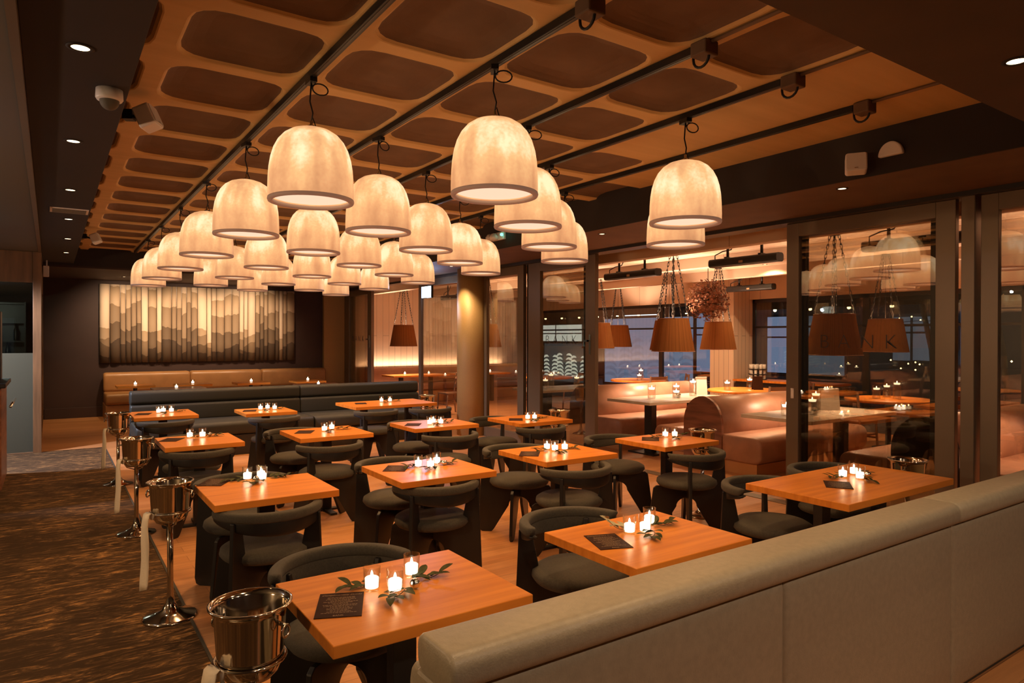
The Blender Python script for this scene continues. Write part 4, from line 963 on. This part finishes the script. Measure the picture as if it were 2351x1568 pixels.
for x, y, h, lb in ((6.85, 4.55, 0.17, 'short left'), (7.15, 4.62, 0.31, 'tallest'), (7.20, 4.45, 0.22, 'front middle'), (7.55, 4.62, 0.26, 'right')):
    floating(x, y, h, '%s glass candle cylinder on the marble table behind the glass door' % lb)
for x, y, h, lb in ((7.05, 9.3, 0.20, 'left'), (7.25, 9.4, 0.28, 'tall'), (7.75, 9.3, 0.22, 'right')):
    floating(x, y, h, '%s glass candle cylinder on the marble table beyond the locked glass door' % lb)
pebbles = []
for i, (x, y) in enumerate(((7.66, 6.86), (7.33, 4.50))):
    o = MB().lathe([(0.0, 0.0)]+[(0.04*math.sin(PI*k/12), 0.04-0.04*math.cos(PI*k/12)) for k in range(1, 12)]+[(0.0, 0.08)], 16).build('glass_bauble', 'chrome', loc=(x, y, 0.775))
    sup(o, 'fist sized mirrored glass ball among the candles of the %s marble table' % ('doorway', 'right hand')[i], 'ornament', 'mirrored glass balls')
def stand_menu(x, y, z, rz, label, mt, h=0.24, wd_=0.17, cat='menu'):
    t = thing('menu_stand', (x, y, z), label, cat, 'menus standing on terrace tables', rz)
    c_ = MB().box(-wd_/2, wd_/2, -0.004, 0.004, 0.0, h).build('card', mt, t); c_.rotation_euler = (R(-12), 0, 0)
    d_ = MB().box(-wd_/2, wd_/2, -0.004, 0.004, 0.0, h).build('back_card', mt, t); d_.rotation_euler = (R(12), 0, 0); d_.location = (0, 0.10, 0)
stand_menu(8.35, 7.0, 0.775, R(-35), 'white folded menu standing on the doorway marble table', 'paper', 0.28)
stand_menu(7.85, 4.62, 0.775, R(-40), 'cream folded menu standing on the marble table behind the glass door', 'paper', 0.27, 0.24)
# round tables and wooden chairs further out
def round_table(x, y, r_, label):
    t = thing('round_table', (x, y, 0), label, 'table', 'round terrace tables')
    MB().lathe([(0.0, 0.71), (r_-0.01, 0.71), (r_, 0.72), (r_, 0.745), (r_-0.01, 0.75), (0.0, 0.75)], 40).build('tabletop', 'table_wood', t)
    MB().lathe([(0.22, 0.0), (0.22, 0.02), (0.04, 0.05), (0.04, 0.71)], 20, caps=(True, False)).build('pedestal', 'dark_leg', t)
RT = [(10.1, 7.5, 0.65, 'round table in front of the whitewashed pillar'), (10.4, 5.2, 0.60, 'round table behind the right glass door'), (10.6, 10.6, 0.62, 'round table at the window left of the rope lamps'), (9.6, 12.6, 0.6, 'round table near the lit plank wall'), (10.2, 2.7, 0.6, 'round table nearest the right picture edge')]
for a in RT: round_table(*a)
stand_menu(10.25, 7.35, 0.75, R(-35), 'black menu stand on the round table before the pillar', 'menu_card', 0.24)
for i, (x, y, h) in enumerate(((9.75, 7.62, 0.18), (10.55, 7.75, 0.2), (10.25, 5.3, 0.2), (10.45, 5.1, 0.28), (10.65, 5.35, 0.22), (10.4, 10.4, 0.16), (10.8, 10.75, 0.24))):
    floating(x, y, h, ('left glass candle cylinder on the round table before the pillar', 'right glass candle cylinder on the round table before the pillar', 'left glass candle cylinder on the round table behind the right glass door', 'tall glass candle cylinder on the round table behind the right glass door', 'right glass candle cylinder on the round table behind the right glass door', 'short glass candle cylinder on the window round table', 'tall glass candle cylinder on the window round table')[i], 0.75)
def make_wchair():
    t = thing('wooden_chair', (0,0,0), 'w', 'chair', 'wooden terrace chairs')
    MB().box(-0.22, 0.22, -0.21, 0.21, 0.43, 0.465).build('seat', 'chair_wood', t, bevel=0.008)
    for sx in (-0.2, 0.2):
        MB().tube([(sx*1.05, 0.22, 0.0), (sx, 0.19, 0.44)], 0.017, 8).build('leg', 'chair_wood', t)
        MB().tube([(sx*1.05, -0.24, 0.0), (sx, -0.19, 0.45), (sx, -0.25, 0.88)], 0.018, 8).build('leg', 'chair_wood', t)
    b_ = MB()
    for k, z in enumerate((0.60, 0.72, 0.84)): b_.prism([(-0.2, -0.03), (0.2, -0.03), (0.2, 0.03), (-0.2, 0.03)], (0, -0.205-0.02*k, z), (1, 0, 0), (0, -0.1, 1), (0, 0.008, 0))
    b_.build('backrest', 'chair_wood', t)
    MB().box(-0.19, 0.19, 0.185, 0.2, 0.2, 0.225).box(-0.2, -0.185, -0.19, 0.19, 0.25, 0.275).box(0.185, 0.2, -0.19, 0.19, 0.25, 0.275).build('stretcher', 'chair_wood', t)
    return t
wc0 = None
WC = [(9.75, 6.75, -20, 'at the near side of the round table before the pillar'), (10.85, 7.0, 40, 'at the right side of the round table before the pillar'), (9.75, 5.35, -95, 'at the left of the round table behind the right glass door'), (10.2, 4.4, -10, 'near side of the round table behind the right door'), (11.1, 4.9, 70, 'window side of the round table behind the right door'), (10.2, 9.85, -10, 'at the near side of the window round table'), (11.2, 10.1, 50, 'between the window round table and the pillar'), (9.0, 12.2, -60, 'at the near left of the round table by the plank wall'), (9.9, 11.9, 10, 'at the near right of the round table by the plank wall'), (6.85, 11.5, 60, 'just behind the bronze column'), (7.2, 12.9, 90, 'inside the open doorway left of the column')]
for x, y, a, lb in WC:
    lb = 'brown wooden terrace chair ' + lb
    if wc0 is None: wc0 = make_wchair(); wc0.location = (x, y, 0); wc0.rotation_euler = (0, 0, R(a)); wc0['label'] = lb
    else: dup(wc0, (x, y, 0), lb, R(a))
# bench and long table along the lit plank wall
t = thing('wall_bench', (6.4, 15.75, 0), 'rose leather wall bench under the lit plank wall', 'bench')
MB().box(0, 5.4, 0.0, 0.62, 0.0, 0.28).build('base', 'oak_floor2', t)
roll(MB(), 0, 5.4, capsec(-0.02, 0.55, 0.28, 0.47, 0.06)).build('seat_cushion', 'rose_leather', t)
roll(MB(), 0, 5.4, capsec(0.36, 0.58, 0.45, 0.88, 0.08)).build('back_cushion', 'rose_leather', t)
for i, (x, y) in enumerate(((7.4, 15.0), (9.2, 15.0))):
    t = thing('oak_table', (x, y, 0), 'oak table before the plank wall bench, %s one' % ('left', 'right')[i], 'table', 'oak tables before the plank wall')
    MB().box(-0.75, 0.75, -0.35, 0.35, 0.71, 0.75).build('tabletop', 'table_wood', t, bevel=0.004)
    for px in (-0.4, 0.4): MB().box(px-0.04, px+0.04, -0.05, 0.05, 0, 0.71).build('leg', 'dark_leg', t)
    candle(x+0.35, y, 0.75, 'lit votive candle on the oak table before the plank wall, %s one' % ('left', 'right')[i])
    candle(x-0.25, y+0.1, 0.75, 'second lit votive candle on the %s oak table before the plank wall' % ('left', 'right')[i])
lamp('wall_wash', 'AREA', (8.6, 16.30, 0.90), 26, (1.0, 0.64, 0.40), (4.4, 0.04), aim=(8.6, 16.36, 2.0))
# counter with stacked plates by the pillar
t = thing('service_counter', (11.55, 8.2, 0), 'oak service counter along the terrace window right of the pillar', 'counter')
MB().box(-0.25, 0.35, -1.6, 0.50, 0.80, 0.84).build('worktop', 'table_wood', t); MB().box(-0.18, 0.33, -1.55, 0.48, 0, 0.80).build('body', 'frame_dark', t)
pl0 = MB().lathe([(0.0, 0.0), (0.08, 0.0), (0.13, 0.014), (0.128, 0.017), (0.075, 0.006), (0.0, 0.006)], 28)
zz = 0.84
for k in range(3):
    t = thing('glass_tray', (11.55, 8.30, zz), 'tier of small glasses on the counter by the pillar, %s of the stack' % ('bottom', 'middle', 'top')[k], 'tray', 'stacked trays of glasses by the pillar')
    MB().lathe([(0.0, 0.0), (0.17, 0.0), (0.18, 0.012), (0.0, 0.010)], 28).build('tray', 'frame_dark', t)
    gl_ = MB()
    for q in range(9):
        a = 2*PI*q/9; gl_.lathe([(0.026, 0.0), (0.032, 0.085), (0.030, 0.085), (0.024, 0.004)], 10, (0.13*math.cos(a), 0.13*math.sin(a), 0.013))
    gl_.build('glasses', 'plate', t); zz += 0.10
# heaters under the terrace ceiling
def heater(x, y, z, ln, label):
    t = thing('ceiling_heater', (x, y, z), label, 'heater', 'black bar heaters under the terrace ceiling')
    MB().prism(rrect(0.075, 0.055, 0.04, 4), (0, 0, 0), (1, 0, 0), (0, 0, 1), (0, ln/2, 0)).build('body', 'black_metal', t)
    for s_ in (-1, 1): MB().tube([(0, s_*ln*0.25, 0.05), (0, s_*ln*0.25, 2.95-z)], 0.018, 8).box(-0.05, 0.05, s_*ln*0.25-0.02, s_*ln*0.25+0.02, 0.045, 0.07).build('bracket', 'black_metal', t)
    MB().tube([(0, ln*0.45, 0.05), (0, ln*0.45, 0.11), (0, ln*0.33, 0.15), (0, ln*0.2, 0.16), (0, ln*0.1, 2.94-z)], 0.008, 6).build('cable', 'black_metal', t)
    MB().box(-0.078, -0.075, -0.03, 0.03, -0.03, -0.0).build('badge', 'bulb_glow' if False else 'menu_ink', t)
heater(7.35, 7.52, 2.62, 1.1, 'black bar heater above the doorway marble table, far one')
heater(7.30, 5.45, 2.64, 1.02, 'black bar heater above the doorway, near one beside the glass door')
heater(10.9, 8.0, 2.60, 1.0, 'black bar heater beside the whitewashed pillar')
heater(8.2, 14.6, 2.65, 1.0, 'black bar heater before the lit plank wall')
heater(7.30, 3.4, 2.64, 1.02, 'black bar heater behind the right sliding glass door')
# rope lamps
def make_rope():
    t = thing('rope_pendant', (0, 0, 1.45), 'r', 'lamp', 'rope drum lamps of the terrace')
    MB().lathe([(0.325, 0.0), (0.235, 0.50), (0.230, 0.50), (0.318, 0.0)], 56, close=True, smooth=False).build('shade', 'rope_shade', t)
    MB().tube([(0.325*math.cos(2*PI*k/40), 0.325*math.sin(2*PI*k/40), 0.0) for k in range(41)], 0.006, 6, caps=False).build('hoop', 'walnut_panel', t)
    MB().tube([(0.234*math.cos(2*PI*k/40), 0.234*math.sin(2*PI*k/40), 0.50) for k in range(41)], 0.006, 6, caps=False).build('hoop', 'walnut_panel', t)
    top = 2.95-1.45
    for k in range(4):
        a = PI/4+PI/2*k; mb = MB(); n = 17
        p0 = Vector((0.23*math.cos(a), 0.23*math.sin(a), 0.50)); p1 = Vector((0.05*math.cos(a), 0.05*math.sin(a), top-0.02))
        d = (p1-p0)/n
        for i in range(n):
            c = p0+d*(i+0.5); l_ = d.length*0.72; tt = d.normalized(); sd = tt.cross(Vector((0, 0, 1))).normalized() if i % 2 else tt.cross(tt.cross(Vector((0, 0, 1)))).normalized()
            mb.tube([c+tt*(l_*math.cos(q*PI/5))+sd*(0.012*math.sin(q*PI/5)) for q in range(11)], 0.0042, 5, caps=False)
        mb.build('chain', 'black_metal', t)
    MB().lathe([(0.0, top-0.03), (0.06, top-0.03), (0.06, top), (0.0, top)], 20).build('ceiling_plate', 'black_metal', t)
    MB().tube([(0, 0, 0.20), (0, 0, top-0.03)], 0.004, 6).build('cable', 'black_metal', t)
    bl = MB()
    for k in range(3): bl.lathe([(0.0, -0.04), (0.022, -0.02), (0.022, 0.01), (0.0, 0.035)], 10, (0.09*math.cos(2.1*k), 0.09*math.sin(2.1*k), 0.14))
    bl.build('bulbs', 'downlight_glow', t)
    lamp('bulb_light', 'POINT', (0, 0, 0.30), 165, (1.0, 0.64, 0.42), 0.05, parent=t)
    return t
rp0 = None
ROPE = [(7.92, 7.20, 'over the doorway marble table'), (8.0, 4.66, 'behind the right glass door, left one'), (10.1, 8.1, 'below the dried flower ball'), (10.6, 5.35, 'behind the right glass door, right one'), (11.0, 11.7, 'before the window, left of the doorway lamp'), (9.05, 10.2, 'half hidden behind the locked glass door frame'), (6.95, 14.75, 'before the lit plank wall, left of the column'), (8.0, 12.7, 'behind the bronze column'), (8.7, 8.0, 'directly behind the doorway lamp'), (8.0, 2.0, 'at the right picture edge behind glass')]
for x, y, lb in ROPE:
    lb = 'orange rope drum lamp on chains ' + lb
    if rp0 is None: rp0 = make_rope(); rp0.location = (x, y, 1.45); rp0['label'] = lb
    else: dup(rp0, (x, y, 1.45), lb, rnd.uniform(0, 1.5))
# dried flower ball hung from the beam
t = thing('dried_flower_ball', (9.3, 7.675, 2.30), 'ball of rust coloured dried foliage hanging above a rope lamp', 'plant')
mb = MB(); rr = random.Random(3)
for k in range(1500):
    d = Vector((rr.gauss(0, 1), rr.gauss(0, 1), rr.gauss(0, 1))).normalized(); rad = 0.33*rr.uniform(0.45, 1.08)
    p = d*rad; a = rr.uniform(0, 6.28); u = d.orthogonal().normalized(); v = d.cross(u); s_ = rr.uniform(0.022, 0.045)
    q = u*math.cos(a)+v*math.sin(a); w_ = (d*0.6+u*math.sin(a)-v*math.cos(a)).normalized()
    mb.add([p, p+(q+w_)*s_*0.6, p+w_*s_*1.5, p+(w_-q)*s_*0.6], [(0, 1, 2, 3)])
mb.build('foliage', 'dried_leaf', t)
tw = MB()
for k in range(70):
    d = Vector((rr.gauss(0, 1), rr.gauss(0, 1), rr.gauss(0, 1))).normalized(); tw.tube([(0, 0, 0), d*0.2, d*0.36+Vector((0, 0, -0.02))], 0.003, 4)
tw.build('twigs', 'twig', t)
MB().tube([(0, 0, 0.1), (0, 0, 0.62)], 0.006, 6).build('hanger', 'black_metal', t)
# awning and string lights beyond the glazing
t = thing('street_awning', (12.75, 2.0, 2.35), 'dark awning frame outside the terrace windows', 'awning')
MB().box(-0.4, 2.4, -9, 22, 0.15, 0.60).build('canopy', 'awning', t)
for k, z in enumerate((-0.02, 0.08)): MB().tube([(0.1+0.5*k, -9, z), (0.1+0.5*k, 22, z)], 0.03, 8).build('pipe', 'black_metal', t)
MB().box(-0.35, -0.30, -9, 22, -0.10, 0.15).build('valance', 'awning', t)
t = thing('string_light', (12.95, 3.0, 2.27), 'festoon of round yellow bulbs outside the terrace windows', 'string light')
MB().tube([(0, -6+0.25*k, 0.05+0.03*math.cos(k*PI/1.2)) for k in range(89)], 0.006, 5).build('cable', 'black_metal', t)
bm0 = None
for k in range(26):
    y = -5.6+0.82*k
    if bm0 is None: bm0 = MB().lathe([(0.0, -0.045), (0.03, -0.03), (0.034, -0.005), (0.018, 0.025), (0.0, 0.04)], 12).build('bulb', 'bulb_glow', t, loc=(0, y, 0))
    else:
        c = bm0.copy(); col.objects.link(c); c.parent = t; c.location = (0, y, 0)
t = thing('fairy_lights', (16.2, 3.0, 0), 'scatter of tiny fairy lights in the dark tree across the street', 'lights')
fm = MB(); rr = random.Random(9)
tr = MB()
for k in range(9):
    y = -7+1.4*k
    tr.tube([(0.3, y, 0), (0.3, y+0.1, 1.4), (0.2, y+0.3, 2.6)], 0.06, 6)
tr.build('trunk', 'twig', t)
fb0 = None
for k in range(95):
    y, z, xx = rr.uniform(-9, 5), rr.choice((rr.uniform(2.0, 2.9), rr.uniform(0.9, 1.3))), rr.uniform(-0.4, 0.4)
    if fb0 is None: fb0 = MB().lathe([(0.0, -0.022), (0.022, 0.0), (0.0, 0.022)], 8).build('bulb', 'bulb_glow', t, loc=(xx, y, z))
    else:
        c = fb0.copy(); col.objects.link(c); c.parent = t; c.location = (xx, y, z)
cw = MB()
for z in (2.0, 2.4, 2.8, 1.1): cw.tube([(0, -9+0.5*k, z+0.06*math.sin(k)) for k in range(30)], 0.006, 4)
cw.build('wire', 'black_metal', t)
# leaf patterned screen standing outside the far window
def leaf_screen(x, y, hw, z0, z1, label, back, white, sc_=1.0):
    t = thing('leaf_screen', (x, y, 0), label, 'screen', 'leaf patterned window panes')
    MB().box(0.03, 0.05, -hw, hw, z0, z1).build('glass', back, t)
    lf = MB()
    def frond(yy0, z, a, ln, wd_, bend):
        pts = []; n = 8
        for i in range(n+1):
            u = i/n; an = a+bend*u; pts.append((yy0+ln*u*math.cos(an), z+ln*u*math.sin(an), wd_*math.sin(PI*min(1, 0.06+0.92*u))**0.7))
        vs = []
        for i, (yy, zz, w_) in enumerate(pts):
            j = min(n, i+1); k0 = max(0, i-1); dy, dz = pts[j][0]-pts[k0][0], pts[j][1]-pts[k0][1]; l_ = math.hypot(dy, dz) or 1
            vs += [(0.02, yy-dz/l_*w_/2, zz+dy/l_*w_/2), (0.02, yy+dz/l_*w_/2, zz-dy/l_*w_/2)]
        lf.add([(v[0], max(-hw, min(hw, v[1])), max(z0, min(z1, v[2]))) for v in vs], [(2*i, 2*i+1, 2*i+3, 2*i+2) for i in range(n)])
    nc = max(2, int(2*hw/(0.62*sc_)))
    for c in range(nc):
        yc = -hw+2*hw*(c+0.5)/nc; zc = z0+0.03+0.06*(c % 2)
        for k in range(int((z1-z0)/(0.13*sc_))-2):
            z = zc+0.13*sc_*k
            for s_ in (1, -1): frond(yc+s_*0.02*k, z, PI/2-s_*R(18+7*k), (0.36-0.012*k)*sc_, 0.062*sc_, -s_*0.95)
    lf.build('leaf_fronds', white, t)
    MB().box(0.0, 0.06, -hw-0.05, -hw, z0-0.06, z1+0.06).box(0.0, 0.06, hw, hw+0.05, z0-0.06, z1+0.06).box(0.0, 0.06, -hw, hw, z1, z1+0.06).box(0.0, 0.06, -hw, hw, z0-0.06, z0).build('frame', 'frame_dark', t)
leaf_screen(12.10, 15.1, 0.95, 0.42, 1.50, 'backlit pane with bright white leaf fronds low in the farthest window', 'leaf_back', 'leaf_white')
leaf_screen(12.10, 11.9, 1.5, 0.5, 2.15, 'dim blue pane with grey leaf fronds behind the rope lamps', 'leaf_dim_back', 'leaf_dim', 1.5)
# spots added in the terrace ceiling to brighten benches, tables and pillar
for x, y, lb in ((7.7, 6.05, 'above the walnut booth'), (9.5, 9.3, 'left of the dried flower ball'), (9.3, 4.3, 'behind the right sliding door'), (8.2, 11.8, 'behind the bronze column'), (10.35, 7.3, 'before the whitewashed pillar')):
    downlight(x, y, 2.95, 'added fill spot in the terrace ceiling ' + lb, 95, 150, r_=0.03)
